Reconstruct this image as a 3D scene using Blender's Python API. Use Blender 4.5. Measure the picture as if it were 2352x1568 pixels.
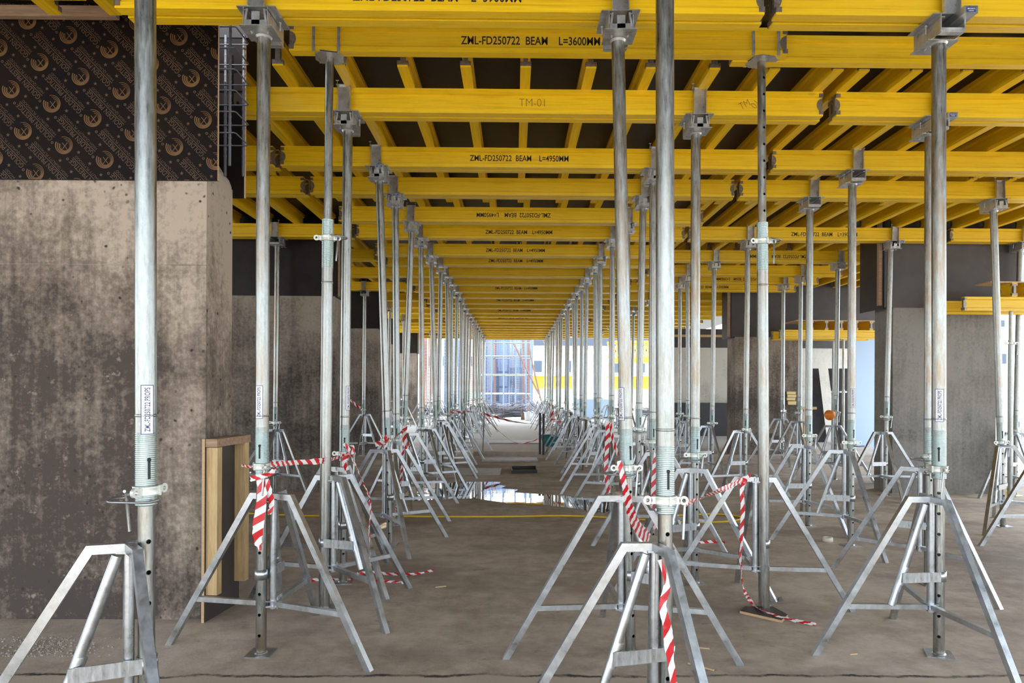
import bpy, bmesh, math, random
from mathutils import Matrix, Vector
R = math.radians
random.seed(7)
for o in list(bpy.data.objects): bpy.data.objects.remove(o)
S = bpy.context.scene
COL = S.collection

# ------------------------------------------------------------------ camera, world, sun, exposure
H, F, PX, PY = 1.63, 1600.0, 1195.0, 888.0
YAW, ROLL = 0.0094, 0.005
cam = bpy.data.cameras.new('camera'); camo = bpy.data.objects.new('camera', cam); COL.objects.link(camo)
cam.sensor_width = 36.0; cam.lens = 36.0 * F / 2352.0
cam.shift_x = -(PX - 1176.0) / 2352.0; cam.shift_y = (PY - 784.0) / 2352.0
cam.clip_end = 500; cam.clip_start = 0.05
camo.matrix_world = Matrix.Translation((0, 0, H)) @ Matrix.Rotation(-YAW, 4, 'Z') @ Matrix.Rotation(R(90), 4, 'X') @ Matrix.Rotation(ROLL, 4, 'Z')
S.camera = camo
S.view_settings.view_transform = 'Standard'; S.view_settings.look = 'None'
S.view_settings.gamma = 1.0; S.view_settings.use_curve_mapping = False
S.view_settings.exposure = 0.75
S.cycles.max_bounces = 8; S.cycles.diffuse_bounces = 5; S.cycles.glossy_bounces = 4
S.cycles.use_denoising = True
S.cycles.sample_clamp_indirect = 6.0
W = bpy.data.worlds.new('sky'); S.world = W; W.use_nodes = True
bg = W.node_tree.nodes['Background']; bg.inputs[1].default_value = 2.6
_t = W.node_tree.nodes.new('ShaderNodeTexCoord'); _s = W.node_tree.nodes.new('ShaderNodeSeparateXYZ'); _r = W.node_tree.nodes.new('ShaderNodeValToRGB')
W.node_tree.links.new(_t.outputs['Generated'], _s.inputs[0]); W.node_tree.links.new(_s.outputs[2], _r.inputs[0]); W.node_tree.links.new(_r.outputs[0], bg.inputs[0])
_r.color_ramp.elements[0].position = 0.0; _r.color_ramp.elements[0].color = (0.72, 0.78, 0.84, 1); _r.color_ramp.elements[1].position = 0.6; _r.color_ramp.elements[1].color = (1.05, 1.18, 1.35, 1)
sd = bpy.data.lights.new('sun', 'SUN'); sd.energy = 5.5; sd.angle = R(0.6); sd.color = (1.0, 0.95, 0.86)
sun = bpy.data.objects.new('sun', sd); COL.objects.link(sun)
# light travels forward (+Y), a little to the right, and down at about 54 degrees
sun.rotation_euler = Vector((0.10, 0.58, -0.81)).to_track_quat('-Z', 'Y').to_euler()

def direc(px, py):
    u, v = (px - PX) / F, (PY - py) / F
    c, s = math.cos(ROLL), math.sin(ROLL)
    u, v = u * c - v * s, u * s + v * c
    return Vector((u * math.cos(YAW) + math.sin(YAW), math.cos(YAW) - u * math.sin(YAW), v))
def At(px, py, Y):                       # the place on the depth plane Y that the photo shows there
    d = direc(px, py); t = Y / d.y
    return Vector((d.x * t, Y, H + d.z * t))
def Gr(px, py, z=0.0):                   # the place on the ground
    d = direc(px, py); t = (z - H) / d.z
    return Vector((d.x * t, d.y * t, z))

# ------------------------------------------------------------------ materials
def mat(name, base, rough=0.5, metal=0.0, build=None, emit=None, spec=None):
    m = bpy.data.materials.new(name); m.use_nodes = True
    nt = m.node_tree; b = nt.nodes['Principled BSDF']
    b.inputs['Base Color'].default_value = (*base, 1); b.inputs['Roughness'].default_value = rough
    b.inputs['Metallic'].default_value = metal
    if spec is not None: b.inputs['Specular IOR Level'].default_value = spec
    if build: build(nt, b)
    return m
class N:
    def __init__(s, nt): s.nt = nt
    def new(s, t, **k):
        n = s.nt.nodes.new(t)
        for a, v in k.items(): setattr(n, a, v)
        return n
    def coord(s, scale=(1, 1, 1), kind='Object', rot=(0, 0, 0)):
        c = s.new('ShaderNodeTexCoord'); m = s.new('ShaderNodeMapping')
        m.inputs['Scale'].default_value = scale; m.inputs['Rotation'].default_value = rot
        s.nt.links.new(c.outputs[kind], m.inputs[0]); return m.outputs[0]
    def noise(s, vec, scale, detail=4, rough=0.6, out=0):
        n = s.new('ShaderNodeTexNoise'); n.inputs['Scale'].default_value = scale
        n.inputs['Detail'].default_value = detail; n.inputs['Roughness'].default_value = rough
        s.nt.links.new(vec, n.inputs['Vector']); return n.outputs[out]
    def vor(s, vec, scale, feature='F1'):
        n = s.new('ShaderNodeTexVoronoi'); n.feature = feature; n.inputs['Scale'].default_value = scale
        s.nt.links.new(vec, n.inputs['Vector']); return n
    def ramp(s, fac, stops):
        r = s.new('ShaderNodeValToRGB'); e = r.color_ramp.elements
        while len(e) < len(stops): e.new(0.5)
        for i, (p, c) in enumerate(stops):
            e[i].position = p; e[i].color = (*c, 1) if len(c) == 3 else c
        s.nt.links.new(fac, r.inputs[0]); return r.outputs[0]
    def mix(s, a, b, fac, mode='MIX'):
        m = s.new('ShaderNodeMix', data_type='RGBA', blend_type=mode)
        for i, x in ((0, fac), (6, a), (7, b)):
            if hasattr(x, 'links') or hasattr(x, 'is_linked'): s.nt.links.new(x, m.inputs[i])
            elif i == 0: m.inputs[0].default_value = x
            else: m.inputs[i].default_value = (*x, 1)
        return m.outputs[2]
    def math(s, op, a, b=None):
        m = s.new('ShaderNodeMath', operation=op)
        for i, x in enumerate((a, b)):
            if x is None: continue
            if hasattr(x, 'is_linked'): s.nt.links.new(x, m.inputs[i])
            else: m.inputs[i].default_value = x
        return m.outputs[0]
    def bump(s, b, h, strength=0.3, dist=0.01):
        n = s.new('ShaderNodeBump'); n.inputs['Strength'].default_value = strength; n.inputs['Distance'].default_value = dist
        s.nt.links.new(h, n.inputs['Height']); s.nt.links.new(n.outputs[0], b.inputs['Normal'])
    def base(s, b, c): s.nt.links.new(c, b.inputs['Base Color'])
G = lambda v: (v, v, v)

def yellow_b(sc):
    def f(nt, b):
        n = N(nt); v = n.coord(sc)
        g = n.noise(v, 7, 6, 0.65); w = n.noise(n.coord((1, 1, 1), 'Object'), 1.7, 2)
        c = n.ramp(g, [(0.25, (0.58, 0.325, 0.003)), (0.5, (0.82, 0.515, 0.004)), (0.8, (0.90, 0.60, 0.008))])
        c2 = n.mix(c, (0.88, 0.58, 0.02), n.ramp(w, [(0.45, G(0)), (0.7, G(0.45))]))
        oi = n.new('ShaderNodeObjectInfo')
        c3 = n.mix(c2, (0.60, 0.37, 0.01), n.math('MULTIPLY', oi.outputs['Random'], 0.35))
        k = n.vor(n.coord((sc[0] * 6, sc[1] * 6, 5)), 1.0)
        kk = n.ramp(k.outputs['Distance'], [(0.05, G(1)), (0.10, G(0))])
        n.base(b, n.mix(c3, (0.38, 0.24, 0.01), n.math('MULTIPLY', kk, 0.5)))
        n.bump(b, g, 0.12, 0.004)
    return f
M = {}
M['yellow_x'] = mat('yellow_timber', (0.8, 0.5, 0.01), 0.42, 0, yellow_b((0.35, 5, 9)))
M['yellow_y'] = mat('yellow_timber_joist', (0.8, 0.5, 0.01), 0.42, 0, yellow_b((5, 0.35, 9)))
def galv_b(c0, c1, stain, amt, vs=(9, 9, 1.2)):
    def f(nt, b):
        n = N(nt); v = n.coord(vs); a = n.noise(v, 6, 6, 0.7); f2 = n.noise(n.coord((1, 1, .6)), 55, 3)
        c = n.mix(n.ramp(a, [(0.3, c0), (0.7, c1)]), c1, n.ramp(f2, [(0.45, G(0)), (0.7, G(.35))]))
        oi = n.new('ShaderNodeObjectInfo')
        st = n.ramp(n.noise(n.coord((6, 6, 0.9)), 2.2, 5, .7), [(0.46, G(0)), (0.62, G(1))])
        n.base(b, n.mix(c, stain, n.math('MULTIPLY', st, n.math('MULTIPLY', oi.outputs['Random'], amt))))
        r = n.ramp(a, [(0.3, G(0.24)), (0.7, G(0.42))]); nt.links.new(r, b.inputs['Roughness'])
        n.bump(b, f2, 0.06, 0.001)
    return f
M['tube'] = mat('galvanized_tube', (.6, .6, .6), 0.4, 1.0, galv_b((0.20, 0.21, 0.20), (0.42, 0.435, 0.415), (0.27, 0.20, 0.13), 1.0))
M['thread'] = mat('zinc_thread', (.55, .66, .66), 0.35, 0.9, galv_b((0.27, 0.36, 0.36), (0.50, 0.60, 0.58), (0.5, 0.42, 0.3), 0.3))
M['leg'] = mat('galvanized_square_tube', (.6, .6, .6), 0.38, 0.95, galv_b((0.33, 0.36, 0.38), (0.60, 0.63, 0.66), (0.45, 0.43, 0.34), 0.5, (2, 2, 2)))
M['cast'] = mat('cast_collar', (0.66, 0.68, 0.62), 0.42, 0.55)
M['rod'] = mat('dark_rod', (0.30, 0.30, 0.31), 0.35, 0.85)
M['head'] = mat('steel_head', (.45, .46, .46), 0.4, 0.75, galv_b((0.36, 0.37, 0.38), (0.62, 0.63, 0.63), (0.35, 0.25, 0.15), 0.5, (3, 3, 3)))
M['cap'] = mat('beam_end_steel', (0.20, 0.17, 0.14), 0.5, 0.5, galv_b((0.12, 0.10, 0.09), (0.30, 0.27, 0.23), (0.30, 0.18, 0.08), 0.5, (6, 6, 6)))
M['dark'] = mat('slot_shade', (0.02, 0.02, 0.02), 0.7)
M['ink'] = mat('black_ink', (0.015, 0.012, 0.01), 0.6)
M['pen'] = mat('marker_pen', (0.10, 0.07, 0.02), 0.6)
M['sticker'] = mat('white_sticker', (0.78, 0.76, 0.76), 0.45)
M['stickblue'] = mat('blue_sticker_edge', (0.03, 0.05, 0.16), 0.5)
M['ply'] = mat('dark_film_plywood', (0.02, 0.014, 0.011), 0.42, 0, lambda nt, b: (lambda n: (n.base(b, n.ramp(n.noise(n.coord(), 2.5, 5), [(0.3, (0.011, 0.009, 0.008)), (0.8, (0.028, 0.021, 0.018))])),))(N(nt)), spec=0.25)
M['plyface'] = mat('printed_film_plywood', (0.02, 0.014, 0.010), 0.38, 0, lambda nt, b: (lambda n: (n.base(b, n.ramp(n.noise(n.coord(), 1.5, 5), [(0.3, (0.008, 0.0065, 0.0065)), (0.8, (0.016, 0.010, 0.007))])),))(N(nt)), spec=0.08)
M['gold'] = mat('gold_print', (0.24, 0.105, 0.022), 0.5, 0, lambda nt, b: (lambda n: (n.base(b, n.ramp(n.noise(n.coord(), 5, 3), [(0.3, (0.085, 0.036, 0.012)), (0.7, (0.165, 0.078, 0.014))])),))(N(nt)))
M['goldt'] = mat('gold_print_text', (0.080, 0.040, 0.018), 0.5)
M['gape'] = mat('brown_film_panel', (0.045, 0.036, 0.032), 0.5, 0, lambda nt, b: (lambda n: (n.base(b, n.ramp(n.noise(n.coord(), 3, 6), [(0.3, (0.035, 0.028, 0.026)), (0.8, (0.07, 0.056, 0.048))])),))(N(nt)))
def wood_b(c0, c1, sc):
    def f(nt, b):
        n = N(nt); g = n.noise(n.coord(sc), 8, 6, .7)
        n.base(b, n.ramp(g, [(0.3, c0), (0.7, c1)])); n.bump(b, g, .15, .004)
    return f
M['timber'] = mat('pale_timber', (.6, .42, .2), 0.6, 0, wood_b((0.42, 0.27, 0.11), (0.66, 0.47, 0.24), (6, 6, .5)))
M['timberx'] = mat('brown_timber', (.3, .2, .13), 0.65, 0, wood_b((0.22, 0.13, 0.07), (0.42, 0.28, 0.18), (.5, 6, 6)))
M['plyedge'] = mat('plywood_edge', (0.55, 0.38, 0.2), 0.7, 0, wood_b((0.40, 0.25, 0.12), (0.62, 0.42, 0.24), (3, 3, 30)))
def conc_b(light, mid, dark, z0, z1, pits=0.0, gx=None, bias=0.0):
    """Formwork concrete: streaks down the face, darker weathering below z1, pale laitance specks."""
    def f(nt, b):
        n = N(nt); v = n.coord()
        st = n.noise(n.coord((14, 14, 0.8)), 1.0, 6, .65); cl = n.noise(v, 1.3, 6, .62); fi = n.noise(v, 22, 5, .7)
        sep = n.new('ShaderNodeSeparateXYZ'); nt.links.new(v, sep.inputs[0])
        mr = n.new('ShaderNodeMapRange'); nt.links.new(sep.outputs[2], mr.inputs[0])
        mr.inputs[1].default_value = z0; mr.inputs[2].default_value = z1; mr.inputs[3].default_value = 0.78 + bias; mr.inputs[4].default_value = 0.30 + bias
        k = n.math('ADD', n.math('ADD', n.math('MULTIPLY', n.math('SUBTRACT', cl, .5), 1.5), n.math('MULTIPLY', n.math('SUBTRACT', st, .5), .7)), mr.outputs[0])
        k = n.math('ADD', k, n.math('MULTIPLY', n.math('SUBTRACT', fi, .5), 1.0))
        if gx:
            m2 = n.new('ShaderNodeMapRange'); nt.links.new(sep.outputs[0], m2.inputs[0])
            m2.inputs[1].default_value = gx[0]; m2.inputs[2].default_value = gx[1]; m2.inputs[3].default_value = 0; m2.inputs[4].default_value = gx[2]
            k = n.math('ADD', k, m2.outputs[0])
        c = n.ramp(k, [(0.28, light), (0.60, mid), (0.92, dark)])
        sp = n.ramp(n.noise(v, 11, 7, .75), [(0.60, G(0)), (0.72, G(.7))])
        c = n.mix(c, light, sp)
        if pits:
            w = n.vor(n.mix(v, n.noise(v, 6, 2, .5, 1), .06), 13.0); ps = n.ramp(w.outputs['Distance'], [(0.09, G(1)), (0.17, G(0))])
            gate = n.ramp(n.noise(v, 3.1, 3), [(0.44, G(0)), (0.54, G(1))])
            c = n.mix(c, (0.035, 0.028, 0.024), n.math('MULTIPLY', n.math('MULTIPLY', ps, gate), pits))
        n.base(b, c); n.bump(b, fi, .35, .01)
    return f
M['conc1'] = mat('weathered_concrete', (.3, .25, .2), 0.9, 0, conc_b((0.43, 0.35, 0.275), (0.21, 0.165, 0.128), (0.065, 0.049, 0.04), 1.7, 3.3, 1.0, (-2.60, -2.3, -.30), bias=0.13))
M['conc2'] = mat('grey_concrete', (.3, .27, .24), 0.9, 0, conc_b((0.34, 0.285, 0.23), (0.20, 0.165, 0.135), (0.075, 0.06, 0.05), 1.6, 3.4, 0.3, bias=-0.04))
M['conc3'] = mat('clean_concrete', (.3, .3, .28), 0.9, 0, conc_b((0.25, 0.235, 0.21), (0.185, 0.175, 0.155), (0.08, 0.073, 0.066), 0.0, 5.0, 0.2, bias=-0.22))
M['conc4'] = mat('pale_concrete', (.6, .58, .53), 0.9, 0, conc_b((0.68, 0.64, 0.56), (0.55, 0.52, 0.45), (0.25, 0.23, 0.2), 1.0, 6.0, 0.0, bias=-0.35))
def floor_b(nt, b):
    n = N(nt); v = n.coord(); a = n.noise(v, 0.55, 6, .6); f1 = n.noise(v, 5, 7, .7); f2 = n.noise(v, 60, 4, .7)
    k = n.math('ADD', .5, n.math('ADD', n.math('MULTIPLY', n.math('SUBTRACT', a, .5), 1.0), n.math('MULTIPLY', n.math('SUBTRACT', f1, .5), .75)))
    c = n.ramp(k, [(0.30, (0.27, 0.215, 0.165)), (0.5, (0.42, 0.345, 0.27)), (0.68, (0.56, 0.475, 0.385))])
    c = n.mix(c, (0.50, 0.42, 0.34), n.ramp(f2, [(0.5, G(0)), (0.75, G(.5))]))
    c = n.mix(c, (0.12, 0.095, 0.075), n.ramp(n.noise(n.coord((1.1, 2.2, 1)), 2.3, 8, .72), [(0.60, G(0)), (0.72, G(.8))]))
    c = n.mix(c, (0.20, 0.165, 0.13), n.ramp(n.noise(n.coord((.5, 1.0, 1)), 1.1, 5, .6), [(0.50, G(0)), (0.62, G(.55))]))
    gp_ = Gr(1335, 1355); dd = n.new('ShaderNodeVectorMath', operation='DISTANCE'); nt.links.new(v, dd.inputs[0]); dd.inputs[1].default_value = (gp_.x, gp_.y, 0)
    c = n.mix(c, (0.22, 0.06, 0.06), n.math('MULTIPLY', n.ramp(dd.outputs['Value'], [(0.02, G(.6)), (0.16, G(0))]), n.ramp(f1, [(.4, G(.2)), (.6, G(1))])))
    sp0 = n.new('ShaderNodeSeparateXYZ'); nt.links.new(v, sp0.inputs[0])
    far_light = n.new('ShaderNodeMapRange'); nt.links.new(sp0.outputs[1], far_light.inputs[0]); far_light.inputs[1].default_value = 16.5; far_light.inputs[2].default_value = 21.0
    c = n.mix(c, n.mix((0.70, 0.70, 0.68), (0.54, 0.53, 0.50), f1), n.math('MULTIPLY', far_light.outputs[0], .85))  # daylight on the far floor painted in as a paler, cooler colour
    # the joint in the slab and the rougher strip on its near side
    sep = n.new('ShaderNodeSeparateXYZ'); nt.links.new(v, sep.inputs[0])
    w = n.math('ADD', sep.outputs[1], n.math('MULTIPLY', n.math('SUBTRACT', n.noise(v, 2.2, 6, .7), .5), .16))
    d = n.math('ABSOLUTE', n.math('SUBTRACT', w, 3.93))
    ln = n.ramp(d, [(0.006, G(1)), (0.022, G(0))])
    near = n.ramp(n.math('SUBTRACT', 4.45, w), [(0.49, G(0)), (0.54, G(1))])
    c = n.mix(c, n.mix((0.58, 0.48, 0.37), (0.36, 0.29, 0.22), f1), n.math('MULTIPLY', near, .6))
    c = n.mix(c, (0.03, 0.024, 0.02), n.math('MULTIPLY', ln, n.ramp(f1, [(0.35, G(.2)), (0.55, G(1))])))
    n.base(b, c); n.bump(b, n.math('ADD', f1, n.math('MULTIPLY', f2, .4)), .35, .012)
    r = n.ramp(a, [(0.35, G(.62)), (0.6, G(.9))]); nt.links.new(r, b.inputs['Roughness'])
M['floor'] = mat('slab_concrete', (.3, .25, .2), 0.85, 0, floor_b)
def water_b(nt, b):
    n = N(nt); n.bump(b, n.noise(n.coord(), 3.0, 2), .05, .01)
M['water'] = mat('puddle_water', (0.06, 0.055, 0.05), 0.015, 0.0, water_b); M['water'].node_tree.nodes['Principled BSDF'].inputs['IOR'].default_value = 1.9
def tape_b(nt, b):
    n = N(nt); uv = n.new('ShaderNodeUVMap'); sep = n.new('ShaderNodeSeparateXYZ'); nt.links.new(uv.outputs[0], sep.inputs[0])
    k = n.math('FRACT', n.math('ADD', sep.outputs[0], n.math('MULTIPLY', sep.outputs[1], .5)))
    n.base(b, n.ramp(k, [(0.0, (0.85, 0.82, 0.80)), (0.49, (0.85, 0.82, 0.80)), (0.51, (0.62, 0.02, 0.025)), (1.0, (0.62, 0.02, 0.025))]))
    b.inputs['Subsurface Weight'].default_value = 0.0
M['tape'] = mat('red_white_tape', (.8, .2, .2), 0.35, 0, tape_b)
M['hose'] = mat('yellow_hose', (0.75, 0.50, 0.02), 0.35)
M['rebar'] = mat('rebar_steel', (0.13, 0.13, 0.15), 0.55, 0.4)
M['rust'] = mat('rusty_rebar', (0.17, 0.10, 0.08), 0.7, 0.2)
M['bluebar'] = mat('bluish_rebar', (0.16, 0.22, 0.34), 0.5, 0.4)
M['white'] = mat('white_render', (0.82, 0.83, 0.84), 0.8)
M['orange'] = mat('orange_band', (0.90, 0.42, 0.05), 0.7)
M['glassd'] = mat('dark_window_glass', (0.05, 0.07, 0.10), 0.12)
M['ground'] = mat('pale_ground', (0.45, 0.43, 0.39), 0.9, 0, lambda nt, b: (lambda n: (n.base(b, n.ramp(n.noise(n.coord(), 1.2, 6), [(0.3, (0.34, 0.32, 0.29)), (0.7, (0.50, 0.48, 0.44))])),))(N(nt)))
M['grit'] = mat('grey_grit', (0.30, 0.27, 0.235), 0.9)
M['greyboard'] = mat('worn_board', (0.38, 0.36, 0.34), 0.45, 0, wood_b((0.25, 0.22, 0.20), (0.55, 0.52, 0.49), (1.2, 5, 5)))
M['black'] = mat('black_plastic', (0.02, 0.02, 0.022), 0.45)
M['orangep'] = mat('orange_plastic', (0.95, 0.27, 0.03), 0.4)
M['teal'] = mat('teal_plastic', (0.03, 0.28, 0.32), 0.5)
M['cream'] = mat('cream_foam', (0.75, 0.60, 0.28), 0.8)
M['tapeRoll'] = mat('masking_tape', (0.72, 0.66, 0.54), 0.6)
M['ylwbag'] = mat('yellow_bag', (0.62, 0.48, 0.08), 0.5)
M['blueL'] = mat('pale_blue_panel', (0.36, 0.47, 0.62), 0.6)
M['saw'] = mat('splinter_wood', (0.50, 0.36, 0.20), 0.8)

# ------------------------------------------------------------------ mesh builder
class MB:
    def __init__(s): s.v = []; s.f = []; s.sm = []; s.uv = {}
    def poly(s, pts, smooth=False):
        i = len(s.v); s.v += [tuple(p) for p in pts]; s.f.append(tuple(range(i, i + len(pts)))); s.sm.append(smooth)
    def hexa(s, P):      # 8 points: bottom ring 0-3, top ring 4-7
        i = len(s.v); s.v += [tuple(p) for p in P]
        for q in ((3, 2, 1, 0), (4, 5, 6, 7), (0, 1, 5, 4), (1, 2, 6, 5), (2, 3, 7, 6), (3, 0, 4, 7)):
            s.f.append(tuple(i + k for k in q)); s.sm.append(False)
    def box(s, x0, x1, y0, y1, z0, z1):
        s.hexa([(x0, y0, z0), (x1, y0, z0), (x1, y1, z0), (x0, y1, z0), (x0, y0, z1), (x1, y0, z1), (x1, y1, z1), (x0, y1, z1)])
    def bar(s, a, b, w, h, up=(0, 0, 1)):
        a, b = Vector(a), Vector(b); d = (b - a).normalized(); sd = d.cross(Vector(up))
        if sd.length < 1e-4: sd = d.cross(Vector((1, 0, 0)))
        sd.normalize(); u = sd.cross(d)
        P = []
        for q in (a, b):
            for i, j in ((-1, -1), (1, -1), (1, 1), (-1, 1)): P.append(q + sd * w / 2 * i + u * h / 2 * j)
        s.hexa([P[k] for k in range(8)])
    def sweep(s, pts, r, n=10, caps=True, closed=False):
        pts = [Vector(p) for p in pts]; m = len(pts); rings = []
        nrm = None
        for k in range(m):
            if closed: t = pts[(k + 1) % m] - pts[k - 1]
            else: t = pts[min(k + 1, m - 1)] - pts[max(k - 1, 0)]
            t.normalize()
            if nrm is None:
                nrm = t.orthogonal().normalized()
            nrm = (nrm - t * nrm.dot(t)).normalized(); bn = t.cross(nrm)
            rr = r[k] if isinstance(r, (list, tuple)) else r
            i0 = len(s.v)
            for j in range(n):
                a = 2 * math.pi * j / n
                s.v.append(tuple(pts[k] + (nrm * math.cos(a) + bn * math.sin(a)) * rr))
            rings.append(i0)
        for k in range(m if closed else m - 1):
            a, b = rings[k], rings[(k + 1) % m]
            for j in range(n):
                s.f.append((a + j, a + (j + 1) % n, b + (j + 1) % n, b + j)); s.sm.append(True)
        if caps and not closed:
            s.poly([s.v[rings[0] + j] for j in range(n)][::-1]); s.poly([s.v[rings[-1] + j] for j in range(n)])
    def tube(s, a, b, r, n=12, caps=True): s.sweep([a, b], r, n, caps)
    def lathe(s, prof, n=24, c=(0, 0), smooth=True):
        i0 = len(s.v)
        for (r, z) in prof:
            for j in range(n):
                a = 2 * math.pi * j / n; s.v.append((c[0] + r * math.cos(a), c[1] + r * math.sin(a), z))
        for k in range(len(prof) - 1):
            for j in range(n):
                a, b = i0 + k * n, i0 + (k + 1) * n
                s.f.append((a + j, a + (j + 1) % n, b + (j + 1) % n, b + j)); s.sm.append(smooth)
    def prism(s, poly, axis, a, b):
        """extrude a 2D polygon; axis 'x','y','z' is the extrusion direction"""
        def P(q, t):
            return {'x': (t, q[0], q[1]), 'y': (q[0], t, q[1]), 'z': (q[0], q[1], t)}[axis]
        A = [P(q, a) for q in poly]; B = [P(q, b) for q in poly]; n = len(poly)
        s.poly(A if axis == 'y' else A[::-1]); s.poly(B[::-1] if axis == 'y' else B)
        for k in range(n):
            q = [A[k], A[(k + 1) % n], B[(k + 1) % n], B[k]]
            s.poly(q[::-1] if axis == 'y' else q)
    def mesh(s, name, m):
        me = bpy.data.meshes.new(name); me.from_pydata([tuple(p) for p in s.v], [], s.f)
        me.polygons.foreach_set('use_smooth', s.sm); me.materials.append(m)
        if s.uv:
            L = me.uv_layers.new(name='UVMap')
            for p in me.polygons:
                for li in p.loop_indices: L.data[li].uv = s.uv.get(me.loops[li].vertex_index, (0, 0))
        me.update(); return me

def link(name, me, parent=None, loc=None, rz=None):
    o = bpy.data.objects.new(name, me); COL.objects.link(o)
    if parent is not None: o.parent = parent
    if loc is not None: o.location = loc
    if rz is not None: o.rotation_euler = (0, 0, rz)
    return o
def tag(o, label, cat, group=None, kind=None):
    o['label'] = label; o['category'] = cat
    if group: o['group'] = group
    if kind: o['kind'] = kind
    return o
def struct(name, mb, m): o = link(name, mb.mesh(name, m)); o['kind'] = 'structure'; return o
def empty(name, loc, label, cat, group=None, rz=0):
    o = bpy.data.objects.new(name, None); COL.objects.link(o); o.location = loc; o.rotation_euler = (0, 0, rz)
    o.empty_display_size = 0.1
    return tag(o, label, cat, group)
ORD = ['zeroth', 'first', 'second', 'third', 'fourth', 'fifth', 'sixth', 'seventh', 'eighth', 'ninth', 'tenth', 'eleventh', 'twelfth', 'thirteenth',
       'fourteenth', 'fifteenth', 'sixteenth', 'seventeenth', 'eighteenth', 'nineteenth', 'twentieth', 'twenty-first', 'twenty-second',
       'twenty-third', 'twenty-fourth', 'twenty-fifth', 'twenty-sixth', 'twenty-seventh', 'twenty-eighth', 'twenty-ninth', 'thirtieth']

# ------------------------------------------------------------------ text
_T = {}
def text_geo(txt, width, cap, bold=0.012, shear=0):
    """centred flat lettering in (x, y); width and capital height in metres"""
    key = (txt, bold)
    if key not in _T:
        cu = bpy.data.curves.new('t', 'FONT'); cu.body = txt; cu.size = 1; cu.offset = bold; cu.resolution_u = 3
        o = bpy.data.objects.new('t', cu); COL.objects.link(o); bpy.context.view_layer.update()
        me = bpy.data.meshes.new_from_object(o.evaluated_get(bpy.context.evaluated_depsgraph_get()))
        vs = [(v.co.x, v.co.y) for v in me.vertices]; fs = [tuple(p.vertices) for p in me.polygons]
        bpy.data.objects.remove(o); bpy.data.curves.remove(cu); bpy.data.meshes.remove(me); _T[key] = (vs, fs)
    vs, fs = _T[key]
    x0, x1 = min(v[0] for v in vs), max(v[0] for v in vs); y0, y1 = min(v[1] for v in vs), max(v[1] for v in vs)
    return [((x - (x0 + x1) / 2) / (x1 - x0) * width, (y - (y0 + y1) / 2) / (y1 - y0) * cap) for x, y in vs], fs
def add_flat(mb, vs, fs, fn):
    i = len(mb.v); mb.v += [tuple(fn(x, y)) for x, y in vs]
    for f in fs: mb.f.append(tuple(i + k for k in f)); mb.sm.append(False)

# ------------------------------------------------------------------ setting: slab, ceiling
def slab_mb(x0, x1, y0, y1, z0, z1): b = MB(); b.box(x0, x1, y0, y1, z0, z1); return b
TRY0, TRY1, TRX0, TRX1 = 16.35, 17.5, -1.0, 3.2      # shallow recess across the corridor
b = MB()
for (a, c, d, e) in ((-14, 16, -4, TRY0), (-14, TRX0, TRY0, TRY1), (TRX1, 16, TRY0, TRY1), (-14, 16, TRY1, 34.5)): b.box(a, c, d, e, -0.45, 0)
b.box(TRX0, TRX1, TRY0, TRY1, -0.45, -0.30)
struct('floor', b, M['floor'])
g = MB(); g.box(-80, 80, 34.5, 120, -0.4, -0.02); g.box(-80, -14, -30, 34.5, -0.4, -.02); g.box(16, 80, -30, 34.5, -0.4, -.02); g.box(-14, 16, -30, -4, -.4, -.02)
struct('ground', g, M['ground'])
CZ = H + 2.635
W1F, W1B = 4.87, 5.30
b = MB()
for (a, c, d, e) in ((-13.5, 10, -2.5, W1F), (-2.0, 10, W1F, W1B), (-13.5, -5.6, W1F, W1B), (-13.5, 10, W1B, 17.5), (-5.4, 8.6, 24.5, 33.6), (-5.4, 12.5, 17.5, 24.5)):
    b.box(a, c, d, e, CZ, CZ + 0.10)
struct('ceiling', b, M['ply'])

# ------------------------------------------------------------------ beams
BP = [(0.0, 0.0), (0.08, 0.0), (0.08, 0.037), (0.055, 0.046), (0.055, 0.154), (0.08, 0.163), (0.08, 0.2), (0.0, 0.2), (0.0, 0.163), (0.025, 0.154), (0.025, 0.046), (0.0, 0.037)]
_bm = {}
def beam_mesh(L, ax):
    k = (round(L, 3), ax)
    if k not in _bm:
        b = MB()
        if ax == 'x': b.prism(BP, 'x', 0, L)
        else: b.prism(BP, 'y', 0, L)
        _bm[k] = b.mesh('beam_body', M['yellow_' + ax])
    return _bm[k]
def cap_mesh(ax):
    b = MB()     # at the end x=0, beam runs to +x
    for z0, z1 in ((0.014, 0.046), (0.154, 0.186)):
        b.box(-0.004, 0.034, -0.002, 0.0, z0, z1); b.box(-0.004, 0.034, 0.08, 0.082, z0, z1); b.box(-0.004, 0.0, -0.002, 0.082, z0, z1)
    arc = [(0.0, 0.10 + 0.052 * 1.0)] + [(0.042 * math.sin(a), 0.10 + 0.052 * math.cos(a)) for a in [math.pi * k / 10 for k in range(1, 10)]] + [(0.0, 0.048)]
    for y0, y1 in ((0.022, 0.025), (0.055, 0.058)): b.prism(arc[::-1], 'y', y0, y1)
    b.box(-0.004, 0.0, 0.022, 0.058, 0.046, 0.154)
    if ax == 'y':
        b.v = [(y, x, z) for x, y, z in b.v]; b.f = [f[::-1] for f in b.f]
    return b.mesh('end_cap', M['cap'])
CAPX, CAPY = cap_mesh('x'), cap_mesh('y')
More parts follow.
